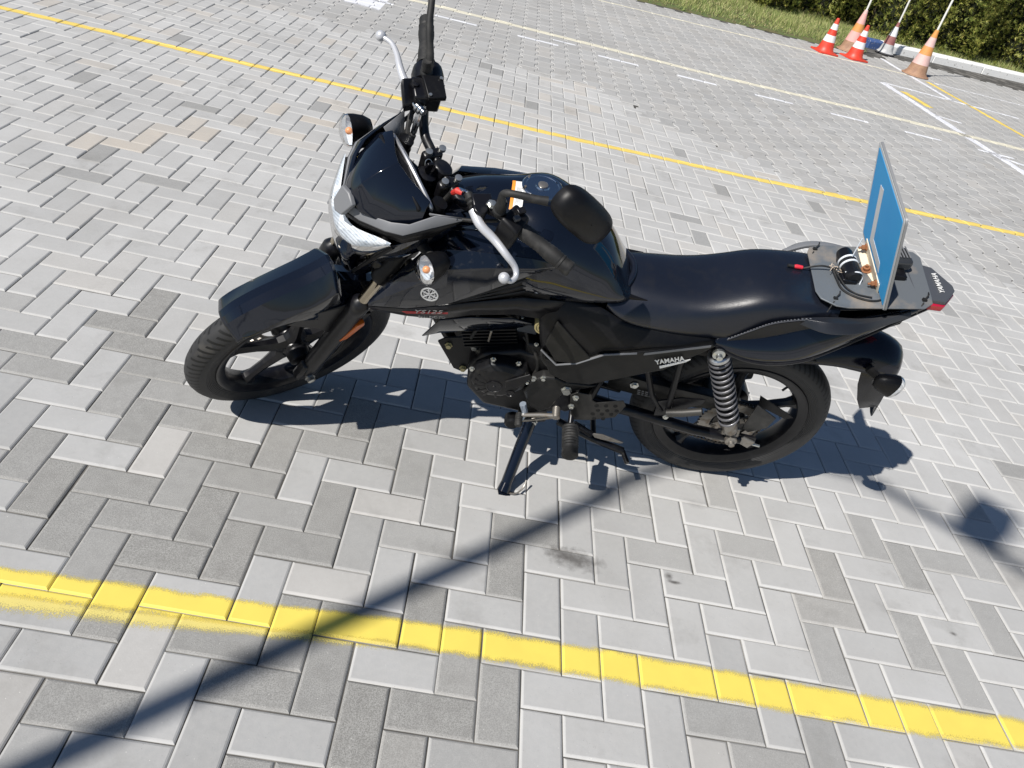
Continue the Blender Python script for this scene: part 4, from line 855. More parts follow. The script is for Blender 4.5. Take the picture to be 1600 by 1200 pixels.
for k in range(3):
    a = R(90+60*k); d = er*math.cos(a)+eu*math.sin(a); w = er*-math.sin(a)+eu*math.cos(a)
    em.prism([Ec+d*.0155+w*.0012, Ec+d*.0155-w*.0012, Ec-d*.0155-w*.0012, Ec-d*.0155+w*.0012], tuple(nn_*.0018))
for k in range(6):
    a = R(90+60*k); d = er*math.cos(a)+eu*math.sin(a); w = er*-math.sin(a)+eu*math.cos(a)
    for sg in (1, -1): em.prism([Ec+d*.010, Ec+d*.0085, Ec+d*.0105+w*sg*.0045, Ec+d*.012+w*sg*.0045], tuple(nn_*.0016))
em.build('emblem', SILVER, bpy.data.objects['tank_shroud'], 30)
bd0 = np.array((-1.000, -.1745, .642)); bl = bpy.data.objects['lower_band']
for a_, b_, h_, m_ in ((0.0, .12, .0042, REDP),):
    p_ = [np.array((-1.030, -.1745, .640))+np.array((0, -.004, 0)), np.array((-.918, -.1785, .670))+np.array((0, -.004, 0)), np.array((-.918, -.1785, .665))+np.array((0, -.004, 0)), np.array((-1.018, -.1745, .636))+np.array((0, -.004, 0))]
    MB().prism(p_, (0, .001, 0)).build('red_stripe', m_, bl)
text('lettering', 'YS125', .015, (-.968, -.1835, .6605), (.965, -.03, .26), (-.2, .05, 1), FAINT, bl, shear=.3, fit=.070)
text('lettering', 'BLU MOTO', .010, (-.955, -.1785, .6405), (.965, -.03, .26), (-.2, .05, 1), FAINT, bl, bold=.0002, fit=.068)
# ---------------------------------------------------------------- seat
SS = [(-.535, .735, .748, .760, .116, .095), (-.50, .715, .750, .770, .127, .092), (-.455, .702, .753, .779, .132, .097), (-.40, .699, .757, .784, .133, .103), (-.33, .701, .764, .790, .135, .110), (-.27, .706, .778, .802, .136, .114),
      (-.21, .716, .802, .829, .136, .115), (-.155, .735, .829, .856, .136, .113), (-.09, .765, .846, .869, .132, .110), (-.02, .800, .857, .873, .124, .108), (.05, .825, .862, .876, .112, .10)]
rows = []
for x, zb, ze, zt, w, we in SS:
    sec = [(x, -w*.90, zb-.012), (x, -w, zb+.004), (x, -(w+we)/2-.004, (zb+ze)/2+.004), (x, -we, ze), (x, -we*.74, ze+(zt-ze)*.66), (x, -we*.4, zt-.002), (x, 0, zt)]
    rows.append(half_sym(sec))
st_ = MB().patch(rows, 5, 4).build('seat', SEATM, bike, 70, [SMO(14)])
# front roll of the seat against the tank
MB().tube([(-.548, -.119, .747), (-.522, -.106, .760), (-.497, -.080, .769), (-.474, -.038, .776), (-.467, 0, .778), (-.474, .038, .776), (-.497, .080, .769), (-.522, .106, .760), (-.548, .119, .747)], [.004, .0075, .009, .009, .008, .009, .009, .0075, .004], 12, smooth=4).build('seat_lip', SEATM, st_, 60)
lipc = [(-.548, -.122, .752), (-.520, -.105, .770), (-.492, -.075, .781), (-.470, -.035, .787), (-.463, 0, .788), (-.470, .035, .787), (-.492, .075, .781), (-.520, .105, .770), (-.548, .122, .752)]
for s in (1, -1):
    q = lambda P: [(x, y*s, z) for x, y, z in P]
    top = q([(-.205, -.139, .722), (-.165, -.1405, .765), (-.125, -.138, .800), (-.075, -.134, .822), (-.01, -.127, .838), (.045, -.116, .843)])
    MB().tube(top, .0016, 6, smooth=5).build('stitching', mat('thread', (.16, .16, .17), .7), st_)
    dd = MB()
    P = spline([tuple(np.array(p)+np.array((.0, -.0005*s, .005))) for p in top], 14)
    for k in range(0, len(P)-1, 2): dd.tube([P[k], P[k]+(P[k+1]-P[k])*.8], .0011, 5)
    dd.build('stitch_row', mat('thread_light', (.45, .45, .46), .7), st_)
    low = q([(-.20, -.139, .718), (-.155, -.139, .738), (-.10, -.137, .765), (-.04, -.130, .795), (.045, -.118, .828)])
    MB().grid([[tuple(np.array(p)+np.array((0, -.0025*s, -.002))) for p in spline(top, 4)][:21], [tuple(np.array(p)+np.array((0, -.0025*s, 0))) for p in spline([low[0], low[1], low[2], low[3], tuple((np.array(low[3])+np.array(low[4]))/2), low[4]], 4)][:21]], flip=s > 0).build('seat_side', SEATS, st_, 50)

# ---------------------------------------------------------------- side covers
def slab(name, P, dy, m, parent=bike, taper=1.0, bev=.004, s=1, xf=None, angle=30):
    P = [(x, y*s, z) for x, y, z in P]
    return MB(xf=xf).prism(P, (0, dy*s, 0), taper).build(name, m, parent, angle, [BEV(bev, 3)] if bev else [])
for s in (1, -1):
    q = lambda P: [(x, y*s, z) for x, y, z in P]
    # upper cover: swells out from the seat edge
    u0 = q([(-.672, -.118, .735), (-.61, -.122, .742), (-.55, -.124, .735), (-.47, -.126, .704), (-.37, -.126, .700), (-.29, -.128, .706), (-.235, -.136, .712)])
    u1 = q([(-.690, -.136, .690), (-.62, -.152, .690), (-.55, -.154, .675), (-.47, -.152, .655), (-.38, -.150, .668), (-.30, -.148, .688), (-.232, -.142, .704)])
    u2 = q([(-.675, -.140, .615), (-.62, -.158, .610), (-.555, -.160, .585), (-.50, -.157, .612), (-.40, -.154, .645), (-.30, -.150, .675), (-.230, -.143, .698)])
    u3 = q([(-.655, -.138, .560), (-.615, -.150, .552), (-.560, -.154, .560), (-.51, -.152, .600), (-.40, -.152, .636), (-.30, -.149, .668), (-.230, -.143, .694)])
    MB().patch([u0, u1, u2, u3], 4, 4).build('side_cover', MATT, bike, 40, [SOL(.003, 1 if s > 0 else -1)])
    # triangular raised insert
    tri = q([(-.645, -.163, .690), (-.530, -.170, .590), (-.555, -.170, .562), (-.615, -.168, .553), (-.655, -.160, .60)])
    MB().prism(tri, (0, .006*s, 0), 1.04).build('cover_insert', mat('black_plastic_dusty', (.010, .010, .009), .5, spec=.3, noise=(20, (.020, .019, .017), .45, .75)), bike, 30, [BEV(.003)])
    # lower panel with the maker's lettering
    P = q([(-.655, -.156, .575), (-.640, -.160, .545), (-.600, -.163, .540), (-.560, -.165, .560), (-.500, -.165, .612), (-.470, -.165, .618), (-.24, -.158, .712), (-.232, -.156, .705), (-.245, -.158, .690), (-.330, -.162, .590), (-.36, -.162, .572), (-.500, -.160, .478), (-.56, -.160, .470), (-.615, -.158, .488), (-.640, -.156, .53)])
    sp = MB().prism(P, (0, .018*s, 0)).build('lower_side_panel', mat('black_plastic_panel', (.009, .009, .009), .42, spec=.3, noise=(30, (.016, .015, .014), .5, .8), bump=(900, .1, .0005)), bike, 30, [BEV(.0035, 3)])
    e = q([(-.660, -.160, .578), (-.610, -.167, .540), (-.560, -.169, .562), (-.500, -.169, .614), (-.42, -.168, .640)])
    MB().tube(e, .0028, 6).build('edge_trim', MATTG, sp)
    MB().prism(q([(-.400, -.1645, .642), (-.245, -.160, .709), (-.245, -.160, .703), (-.400, -.1645, .634)]), (0, .003*s, 0)).build('edge_trim', MATTG, sp)
    MB().prism(q([(-0.3460, -0.1645, 0.6040), (-0.2780, -0.1645, 0.6510), (-0.2860, -0.1645, 0.6390), (-0.3420, -0.1645, 0.5970)]), (0, .003*s, 0)).build('underline', WHITE, sp)
    d = unit((.81, 0, .36))
    if s == -1 or True:
        o_ = (-.318, -.1645, .642) if s > 0 else (-.318, .1645, .642)
        rt = d if s > 0 else -d
        ta = np.array((-0.3650, -0.1660, 0.6160)); tb = np.array((-0.2930, -0.1660, 0.6540)); td = unit(tb-ta); tm = (ta+tb)/2+np.array((0, 0, .0)); tm[1] *= s; td = td if s > 0 else -td
        text('lettering', 'YAMAHA', .023, tm, td, np.cross((0, -s, 0), td), WHITE, sp, bold=.0006, spacing=1.05, fit=.076)
# s = +1 above is the left side of the bike (y negative); its twin is mirrored
# ---------------------------------------------------------------- tail
for s in (1, -1):
    q = lambda P: [(x, y*s, z) for x, y, z in P]
    t0 = q([(-.235, -.130, .712), (-.19, -.126, .742), (-.13, -.120, .770), (-.06, -.116, .802), (.02, -.108, .834), (.11, -.098, .858), (.20, -.075, .880), (.285, -.040, .893)])
    t1 = q([(-.238, -.139, .706), (-.18, -.154, .716), (-.11, -.161, .731), (-.03, -.158, .752), (.05, -.146, .790), (.13, -.118, .832), (.21, -.086, .866), (.290, -.046, .890)])
    t2 = q([(-.236, -.140, .699), (-.165, -.164, .690), (-.09, -.170, .694), (-.01, -.164, .718), (.06, -.140, .750), (.14, -.114, .806), (.215, -.082, .850), (.292, -.044, .882)])
    t3 = q([(-.225, -.128, .690), (-.15, -.132, .672), (-.07, -.134, .674), (.00, -.130, .694), (.07, -.118, .734), (.14, -.096, .790), (.215, -.070, .838), (.290, -.038, .874)])
    tc_ = MB().patch([t0, t1, t2, t3], 4, 5).build('tail_cowl', GLOSS, bike, 60, [SMO(4), SOL(.003, 1 if s > 0 else -1)])
    MB().tube([t2[k] for k in range(8)], .0045, 8, smooth=5).build('lower_trim', SATIN, tc_)
    # grab rail
    g0 = q([(-.055, -.134, .815), (.00, -.168, .832), (.07, -.166, .846), (.14, -.135, .858), (.215, -.105, .884)])
    g1 = q([(-.055, -.122, .828), (.01, -.132, .858), (.075, -.130, .868), (.14, -.112, .874), (.21, -.088, .894)])
    MB().grid([spline(g0, 5), spline([tuple((np.array(a)+np.array(b))/2+np.array((0, 0, .008))) for a, b in zip(g0, g1)], 5), spline(g1, 5)]).build('grab_rail', MATTG if s < 0 else mat('grab_rail_black', (.05, .052, .058), .3, .3), bike, 50, [SOL(.010), BEV(.003, 3)])
MB().patch([[(.02, -.10, .850), (.02, 0, .862), (.02, .10, .850)], [(.12, -.088, .868), (.12, 0, .880), (.12, .088, .868)], [(.21, -.066, .884), (.21, 0, .897), (.21, .066, .884)], [(.29, -.040, .893), (.29, 0, .903), (.29, .040, .893)]], 3, 4).build('tail_top', SATIN, bike, 50, [SOL(.004)])
tl = MB().prism([(.215, -.072, .925), (.300, -.066, .925), (.345, -.010, .922), (.345, .010, .922), (.300, .066, .925), (.215, .072, .925)], (0, 0, -.016)).build('tail_cap', mat('tail_grey', (.07, .075, .085), .4), bike, 30, [BEV(.004, 3)])
MB().prism([(.262, -.074, .912), (.302, -.070, .912), (.352, -.010, .908), (.352, .010, .908), (.302, .070, .912), (.262, .074, .912)], (0, 0, -.020)).build('tail_light', REDL, bike, 30, [BEV(.004, 3)])
text('lettering', 'YAMAHA', .022, (.297, .002, .9265), (0, 1, 0), (-1, 0, 0), WHITE, tl, bold=.0003, fit=.078)
# rear mudguard
mg = MB().patch([[(.02, -.070, .615), (.02, -.045, .640), (.02, 0, .650), (.02, .045, .640), (.02, .07, .615)], [(.15, -.072, .640), (.15, -.05, .680), (.15, 0, .700), (.15, .05, .680), (.15, .072, .640)],
                 [(.25, -.075, .640), (.25, -.055, .692), (.25, 0, .722), (.25, .055, .692), (.25, .075, .640)], [(.33, -.070, .630), (.335, -.052, .668), (.34, 0, .695), (.335, .052, .668), (.33, .070, .630)], [(.345, -.05, .612), (.355, -.035, .632), (.36, 0, .645), (.355, .035, .632), (.345, .05, .612)]], 4, 3).build('rear_mudguard', mat('mudguard_plastic', (.005, .006, .012), .16), bike, 50, [SOL(.004)])
fl_ = MB(); fl_.grid([[(.240, -.062, .640), (.345, -.066, .640)], [(.262, -.064, .580), (.355, -.062, .575)], [(.300, -.060, .515), (.375, -.052, .520)], [(.330, -.056, .478), (.385, -.045, .490)]])
fl_.grid([[(.345, -.066, .640), (.360, 0, .650), (.345, .066, .640)], [(.355, -.062, .575), (.380, 0, .570), (.355, .062, .575)], [(.385, -.045, .490), (.402, 0, .485), (.385, .045, .490)], [(.428, -.008, .405), (.435, 0, .395), (.428, .008, .405)]])
fl_.grid([[(.240, .062, .640), (.345, .066, .640)], [(.262, .064, .580), (.355, .062, .575)], [(.300, .060, .515), (.375, .052, .520)]])
fl_.build('mud_flap', mat('flap_plastic', (.008, .008, .010), .25), mg, 20, [SOL(.004, 0), BEV(.001)])
for s in (1, -1):
    indicator((.282, -.150*s, .682), (.93, -.10*s, -.10), s, xf=None, stalk=(.245, -.080*s, .662), k_s=.88)
MB().box((-.56, 0, .715), (.26, .19, .09)).box((-.40, 0, .66), (.40, .20, .10)).build('airbox', MATT, bike, 30)
# inner tail structure that closes the gap between the cowls
MB().prism([(-.25, -.10, .70), (.10, -.09, .74), (.24, -.06, .82), (.24, .06, .82), (.10, .09, .74), (-.25, .10, .70)], (0, 0, .075)).build('rear_subframe', MATT, bike, 30)
MB().patch([[(-.26, -.065, .60), (-.26, 0, .60), (-.26, .065, .60)], [(-.17, -.07, .655), (-.17, 0, .675), (-.17, .07, .655)], [(-.02, -.07, .66), (-.02, 0, .68), (-.02, .07, .66)], [(.10, -.07, .64), (.10, 0, .665), (.10, .07, .64)]], 3, 3).build('inner_mudguard', MATT, bike, 50, [SOL(.004)])
# ---------------------------------------------------------------- frame and engine
fr_ = MB()
for s in (1, -1):
    fr_.tube([(-1.06, .03*s, .80), (-.95, .06*s, .80), (-.80, .07*s, .70), (-.60, .08*s, .66), (-.46, .085*s, .58), (-.46, .085*s, .33)], .016, 10, smooth=4)
    fr_.tube([(-.60, .08*s, .66), (-.30, .10*s, .66), (.05, .09*s, .77)], .013, 10)
    fr_.tube([(-.46, .09*s, .50), (-.22, .10*s, .655)], .010, 8)
fr_.tube([(-1.09, 0, .72), (-1.02, 0, .60), (-.92, 0, .44), (-.87, 0, .36)], .017, 12, smooth=5)
fr_.cyl((-1.12, 0, .66), (-1.02, 0, .88), .030)
fr_.build('frame', SATIN, bike)
for s in (1, -1):
    slab('engine_mount', [(-.925, -.055, .425), (-.905, -.055, .445), (-.825, -.055, .470), (-.80, -.055, .43), (-.80, -.055, .37), (-.835, -.055, .315), (-.865, -.055, .325)], .006, MATT, s=s, bev=.001)
    for p_ in ((-.893, -.056, .420), (-.822, -.056, .432), (-.838, -.056, .335)): MB().lathe([(.011, 0), (.011, .003), (.008, .003), (.008, .010), (.004, .010)], (p_[0], p_[1]*s, p_[2]), (0, -s, 0), 6).build('mount_bolt', GOLD if p_[2] < .43 else ZINC, bike)
cyl = MB(); ca_ = unit((-.30, 0, .95))
c0_ = np.array((-.775, 0, .455)); up_ = np.array((-ca_[2], 0, ca_[0])); up_ = -up_
for k in range(9):
    c = c0_+ca_*(.015+k*.0125); hw = .078 if k < 7 else .07
    cyl.box(c, (.0045, hw*2, .15), (ca_, (0, 1, 0), np.cross(ca_, (0, 1, 0))))
cyl.box(c0_+ca_*.06, (.13, .11, .11), (ca_, (0, 1, 0), np.cross(ca_, (0, 1, 0))))
cyl.build('cylinder', ENGM, bike, 30)
hd = MB(); hd.box(c0_+ca_*.155, (.07, .135, .135), (ca_, (0, 1, 0), np.cross(ca_, (0, 1, 0)))); hd.box(c0_+ca_*.200, (.035, .11, .11), (ca_, (0, 1, 0), np.cross(ca_, (0, 1, 0))))
hd.build('cylinder_head', ENGM, bike, 30, [BEV(.010, 3)])
MB().tube([(-.86, .04, .50), (-.90, .07, .44), (-.89, .08, .32), (-.82, .09, .22), (-.70, .10, .19), (-.50, .12, .20), (-.38, .145, .23)], .017, 12, smooth=6).build('exhaust_pipe', SATIN, bike)
mf = MB().lathe([(.018, -.02), (.036, .01), (.046, .06), (.048, .40), (.043, .44), (.022, .445), (.018, .43)], (-.34, .165, .245), (1, .02, .22), 28).build('muffler', SATIN, bike)
crk = MB(); crk.prism([(-.83, -.105, .40), (-.80, -.105, .46), (-.70, -.105, .50), (-.60, -.105, .49), (-.52, -.105, .44), (-.49, -.105, .36), (-.53, -.105, .27), (-.62, -.105, .235), (-.76, -.105, .245), (-.82, -.105, .31)], (0, .20, 0)); crk.build('crankcase', ENGM, bike, 30, [BEV(.012, 3)])
for P_, r_h in ((((-.70, -.075, .53), (-.66, -.10, .50), (-.64, -.105, .44), (-.66, -.10, .38)), .0055), (((-.80, -.06, .60), (-.74, -.085, .60), (-.70, -.09, .56), (-.68, -.095, .50)), .0045), (((-.86, -.05, .62), (-.83, -.085, .56), (-.84, -.09, .50)), .005), (((-.62, -.09, .60), (-.645, -.11, .52), (-.61, -.115, .47), (-.56, -.11, .46)), .006), (((-.72, -.04, .62), (-.66, -.08, .60), (-.63, -.09, .55)), .007)):
    MB().tube(P_, r_h, 8, smooth=6).build('hose', RUBBER, bike)
MB().box((-.70, -.085, .585), (.055, .03, .035)).build('ignition_coil', mat('coil_blue_black', (.02, .03, .045), .35), bike, 30, [BEV(.004)])
MB().box((-.655, -.06, .50), (.07, .08, .06)).build('starter_motor', ENGM, bike, 30, [BEV(.01, 3)])
for p_ in ((-.665, -.10, .535), (-.72, -.078, .60), (-.60, -.098, .52)): MB().bolt(p_, (0, -1, 0), .0045, .006).build('clamp_screw', ZINC, bike)
# flywheel cover, left side
fc = MB(); out_ = [(-.822, .385), (-.812, .43), (-.775, .468), (-.735, .475), (-.700, .470), (-.672, .462), (-.658, .430), (-.662, .388), (-.690, .355), (-.72, .335), (-.76, .330), (-.80, .346)]
k0 = np.mean(out_, 0)
fc.grid([[(x, -.104, z) for x, z in out_], [(x, -.128, z) for x, z in out_], [(k0[0]+(x-k0[0])*.93, -.140, k0[1]+(z-k0[1])*.93) for x, z in out_], [(k0[0]+(x-k0[0])*.72, -.150, k0[1]+(z-k0[1])*.72) for x, z in out_], [(k0[0]+(x-k0[0])*.4, -.153, k0[1]+(z-k0[1])*.4) for x, z in out_], [(k0[0], -.1535, k0[1]) for _ in out_]], closed=True)
fco = fc.build('flywheel_cover', ENGM, bike, 25, [BEV(.0025)])
MB().lathe([(.023, 0), (.023, .004), (.020, .005), (.019, .0035), (.005, .0035), (.004, .005)], (-.750, -.152, .392), (0, -1, 0), 28).build('crank_cap', SATIN, fco)
MB().lathe([(.013, 0), (.013, .005), (.010, .006), (.009, .004), (.001, .004)], (-.700, -.148, .372), (0, -1, 0), 24).build('timing_cap', SATIN, fco)
rb = MB()
for a in (75, 100, 125, 150, 175, 200, 225, 250, 285):
    d = np.array((math.cos(R(a)), 0, math.sin(R(a)))); w = np.array((-d[2], 0, d[0])); c = np.array((-.750, -.150, .392))
    rb.prism([c+d*.026+w*.0015, c+d*.058+w*.0035+np.array((0, .006, 0)), c+d*.058-w*.0035+np.array((0, .006, 0)), c+d*.026-w*.0015], (0, -.004, 0))
rb.build('cover_ribs', ENGM, fco, 20)
for x, z in ((-.820, .422), (-.770, .476), (-.700, .478), (-.798, .368), (-.66, .41)):
    MB().bolt((x, -.128, z), (0, -1, 0), .0055, .008).build('cover_screw', ZINC, fco)
slab('cover_blister', [(-.725, -.152, .425), (-.665, -.150, .470), (-.655, -.150, .455), (-.690, -.152, .405), (-.72, -.153, .40)], -.006, ENGM, fco, bev=.002)
sc = slab('sprocket_cover', [(-.668, -.108, .372), (-.655, -.108, .425), (-.625, -.108, .452), (-.585, -.108, .458), (-.560, -.108, .445), (-.46, -.108, .455), (-.545, -.108, .40), (-.570, -.108, .315), (-.600, -.108, .288), (-.64, -.108, .315)], -.030, mat('cover_plastic', (.012, .012, .012), .45, spec=.35, noise=(30, (.022, .021, .020), .5, .8)), taper=.93, bev=.006)
for x, z in ((-.648, .436), (-.622, .444)): MB().bolt((x, -.134, z), (0, -1, 0), .006, .010).build('cover_screw', ZINC, sc)
cb = MB(); cb.lathe([(.024, 0), (.026, .02), (.026, .06), (.020, .07), (.018, .10)], (-.73, -.02, .555), (1, 0, .1), 18).box((-.70, -.03, .520), (.06, .06, .05)).cyl((-.775, -.055, .512), (-.735, -.062, .516), .010); cb.build('carburettor', SATIN, bike, 40)
MB().box((-.790, -.066, .512), (.006, .035, .045)).build('fuel_valve', STEEL, bike, 30, [BEV(.002)])
hn = MB(); 
for r in (.006, .013, .020): hn.lathe([(r, 0), (r+.004, 0), (r+.004, .005), (r, .005)], (-.668, -.128, .632), (0, -1, 0), 20, caps=False)
hn.cyl((-.668, -.10, .632), (-.668, -.130, .632), .024); hn.build('horn', GOLD, bike, 40)
# ---------------------------------------------------------------- swingarm, chain, shocks
sa = MB()
for s in (1, -1):
    sa.tube([(-.46, .085*s, .335), (-.30, .092*s, .318), (-.12, .100*s, .298), (.03, .102*s, .296)], [.019, .018, .017, .016], 12)
    sa.prism([(-.05, .098*s, .325), (.075, .098*s, .315), (.080, .098*s, .288), (-.05, .098*s, .275)], (0, .008*s, 0))
sa.cyl((-.47, -.10, .335), (-.47, .10, .335), .022); sa.build('swingarm', SATIN, bike)
for s in (1, -1):
    MB().lathe([(.016, 0), (.016, .004), (.012, .004), (.012, .014), (.007, .016), (.007, .024)], (0.0, -.108*s, .298), (0, -s, 0), 6).build('axle_nut', ZINC, bike)
    adj = slab('chain_adjuster', [(.030, -.112, .318), (.078, -.112, .300), (.066, -.112, .268), (.022, -.112, .288)], .012, STEEL, s=s, bev=.003)
    MB().cyl((.075, -.106*s, .285), (.10, -.106*s, .282), .004).build('adjuster_bolt', ZINC, adj)
MB().cyl((0, -.12, .300), (0, .12, .300), .010).build('rear_axle', STEEL, bike)
# drum brake on the right, hub on the left
MB().lathe([(.02, .03), (.068, .034), (.072, .05), (.070, .088), (.05, .095), (.02, .098)], (0, 0, .305), (0, 1, 0), 32).build('brake_drum', SATIN, bike)
MB().lathe([(.02, 0), (.052, 0), (.056, .02), (.045, .03), (.02, .032)], (0, -.050, .305), (0, 1, 0), 28).build('sprocket_hub', SATIN, bike)
# chain: links along a loop
def chain_path():
    P = []; r1, r2 = .036, .098; c1 = np.array((-.545, .375)); c2 = np.array((0, .305)); d = unit(c2-c1); nrm = np.array((-d[1], d[0]))
    top = [(c1+nrm*r1), (c2+nrm*r2)]; bot = [(c2-nrm*r2), (c1-nrm*r1)]
    for t in np.linspace(0, 1, 40): P.append(top[0]*(1-t)+top[1]*t)
    a0 = math.atan2(nrm[1], nrm[0])
    for t in np.linspace(0, 1, 22)[1:-1]: a = a0-math.pi*t; P.append(c2+r2*np.array((math.cos(a), math.sin(a))))
    for t in np.linspace(0, 1, 40): p = bot[0]*(1-t)+bot[1]*t; P.append(p+np.array((0, -.012*math.sin(math.pi*t))))
    return P
cpth = chain_path(); L_ = [0]
for a, b in zip(cpth[:-1], cpth[1:]): L_.append(L_[-1]+np.linalg.norm(b-a))
nl = int(L_[-1]/.0127); ch = MB()
xs = np.interp(np.arange(nl)*.0127, L_, [p[0] for p in cpth]); zs = np.interp(np.arange(nl)*.0127, L_, [p[1] for p in cpth])
for i in range(nl-1):
    a = np.array((xs[i], 0, zs[i])); b = np.array((xs[i+1], 0, zs[i+1])); d = unit(b-a); w = np.array((-d[2], 0, d[0])); off = .0035 if i % 2 else .0062
    for sg in (-1, 1):
        o_ = np.array((0, -.055+sg*off, 0)); ch.prism([a-d*.003+w*.0035+o_, a-d*.003-w*.0035+o_, (a+b)/2-w*.0025+o_, b+d*.003-w*.0035+o_, b+d*.003+w*.0035+o_, (a+b)/2+w*.0025+o_], (0, .0012*sg, 0))
    ch.cyl(a+np.array((0, -.0625, 0)), a+np.array((0, -.0475, 0)), .0022, n=6)
ch.build('chain', mat('chain_steel', (.06, .052, .045), .45, .7), bike, 30)
cg = MB(); g_t = [(-.42, .445), (-.30, .430), (-.20, .425), (-.12, .420), (-.08, .415), (-.04, .40)]; g_b = [(-.42, .385), (-.30, .372), (-.20, .360), (-.14, .365), (-.09, .375), (-.05, .390)]
cg.grid([[(x, -.040, z+.004) for x, z in g_t], [(x, -.068, z) for x, z in g_t], [(x, -.072, z) for x, z in g_b]], flip=True)
cgo = cg.build('chain_guard', mat('chain_guard_plastic', (.012, .012, .011), .5, noise=(15, (.05, .047, .042), .5, .75)), bike, 30, [SOL(.003)])
MB().bolt((-.345, -.072, .415), (0, -1, 0), .009, .008).build('guard_bolt', ZINC, cgo)
text('warning_print', '▬▬▬▬', .010, (-.29, -.0745, .388), (1, 0, -.08), (.08, 0, 1), SILVER, cgo, fit=.05) if False else None
for k in range(5):
    for j in range(3):
        MB().box((-.325+.012*k+.002*j, -.0742, .398-.008*j-.001*k), (.009-.002*(k % 2), .0006, .0035)).build('warning_print', MATTG, cgo)
# guard behind the shock and the triangular plate
slab('hugger', [(.02, -.088, .445), (.10, -.088, .400), (.095, -.088, .350), (.050, -.088, .315), (.025, -.088, .330)], .004, mat('dusty_plate', (.022, .022, .021), .45, noise=(35, (.06, .057, .052), .5, .8)), bev=.001)
slab('torque_stay', [(.035, -.05, .445), (.16, -.05, .385), (.175, -.05, .375), (.155, -.05, .362), (.05, -.05, .40)], .003, MATT, bev=.001)
for s in (1, -1):
    a = np.array((-.214, -.132*s, .684)); b = np.array((-.018, -.128*s, .335)); d = unit(b-a); L0 = np.linalg.norm(b-a)
    sk = MB(); sk.lathe([(.008, -.016), (.016, -.014), (.018, 0), (.016, .010)], a+np.array((0, -.012*s, 0)), (0, s, 0), 24, caps=True)
    sk.lathe([(.012, .0), (.016, .022), (.027, .030), (.029, .045), (.020, .05), (.017, .06), (.017, L0*.62), (.021, L0*.64), (.021, L0*.78), (.018, L0*.84), (.017, L0-.01), (.012, L0)], a, d, 24)
    so = sk.build('shock_absorber', SATIN, bike, 35)
    MB().lathe([(.0165, 0), (.0165, .008), (.009, .011), (.008, .022), (.004, .024)], a+np.array((0, -.022*s, 0)), (0, -s, 0), 20).build('top_bush', ZINC, so)
    MB().lathe([(.026, .026), (.030, .030), (.030, .040), (.026, .044)], a, d, 24).build('spring_seat', ALU, so)
    n_t = 11.5; u_ = unit(np.cross(d, (0, 1, 0))); w_ = np.cross(d, u_); hp = []
    N_s = int(n_t*20)
    for i in range(N_s+1):
        t = i/N_s; tt = t*.72+.28*t**1.6; ang = 2*math.pi*n_t*t; hp.append(a+d*(.048+(L0*.80-.048)*tt)+.0275*(math.cos(ang)*u_+math.sin(ang)*w_))
    MB().tube(hp, .0043, 8).build('spring', mat('spring_grey', (.13, .13, .14), .35, .3, coat=.3), so, 60)
    MB().lathe([(.018, 0), (.0215, .004), (.0215, .05), (.017, .058)], a+d*(L0*.80), d, 20).build('lower_body', STEEL, so)
    MB().lathe([(.018, 0), (.018, .012), (.010, .016), (.009, .026)], b+np.array((0, -.006*s, -.008)), (0, -s, 0), 16).build('bottom_bush', STEEL, so)
    slab('shock_bracket', [(-.045, -.110, .350), (.010, -.110, .345), (.022, -.110, .300), (-.035, -.110, .295)], .012, STEEL, s=s, bev=.004)
# ---------------------------------------------------------------- foot controls
for s in (1, -1):
    slab('footrest_plate', [(-.585, -.136, .405), (-.555, -.136, .445), (-.525, -.136, .440), (-.515, -.136, .40), (-.490, -.136, .37), (-.495, -.136, .335), (-.525, -.136, .315), (-.580, -.136, .325)], .010, SATIN, s=s, bev=.004)
    MB().lathe([(.016, 0), (.016, .003), (.012, .003), (.012, .012), (.007, .012)], (-.548, -.138*s, .416), (0, -s, 0), 6).build('plate_bolt', ZINC, bike)
    pg = MB(); pg.cyl((-.506, -.135*s, .322), (-.506, -.178*s, .300), .0085); pgo = pg.build('footrest', SATIN, bike)
    pr = [(.017, 0)]+[(.0225+(.002 if k % 2 else 0), .004+k*.0045) for k in range(17)]+[(.023, .082), (.024, .100), (.019, .104)]
    MB().lathe(pr, (-.505, -.172*s, .302), (.02, -1*s, -.10), 22).build('footrest_rubber', RUBBER, pgo, 40)
# heel guard with holes, left and right
hx_ = [(-.535, .412), (-.520, .428), (-.478, .428), (-.470, .405), (-.455, .398), (-.385, .428), (-.372, .408), (-.385, .350), (-.455, .316), (-.500, .306), (-.512, .330)]
holes = [(-.452+.026*i+.010*(j % 2), .388-.0195*j+.006*i) for j in range(4) for i in range(3)]
for s in (1, -1):
    hg = MB().prism([(x, -.152*s, z) for x, z in hx_], (0, .004*s, 0)).build('heel_guard', mat('heel_guard_metal', (.03, .029, .027), .35, .4, noise=(25, (.06, .057, .052), .45, .8)), bike, 30, [BEV(.0015)])
    for hx0, hz0 in holes[:11]: MB().lathe([(.0062, 0), (.0062, .0008), (.004, .0012), (.0005, .0012)], (hx0, -.1522*s, hz0), (0, -s, 0), 14).build('hole', mat('hole_dark', (.004, .004, .004), .9), hg)
    for px, pz in ((-.520, .412), (-.522, .372)): MB().bolt((px, -.156*s, pz), (0, -s, 0), .0065, .009).build('guard_screw', ZINC, hg)
gl = MB(); gl.tube([(-.555, -.158, .318), (-.60, -.160, .312), (-.655, -.166, .302)], [.0065, .006, .006], 10).cyl((-.553, -.13, .325), (-.553, -.166, .318), .012); go = gl.build('gear_lever', STEEL, bike)
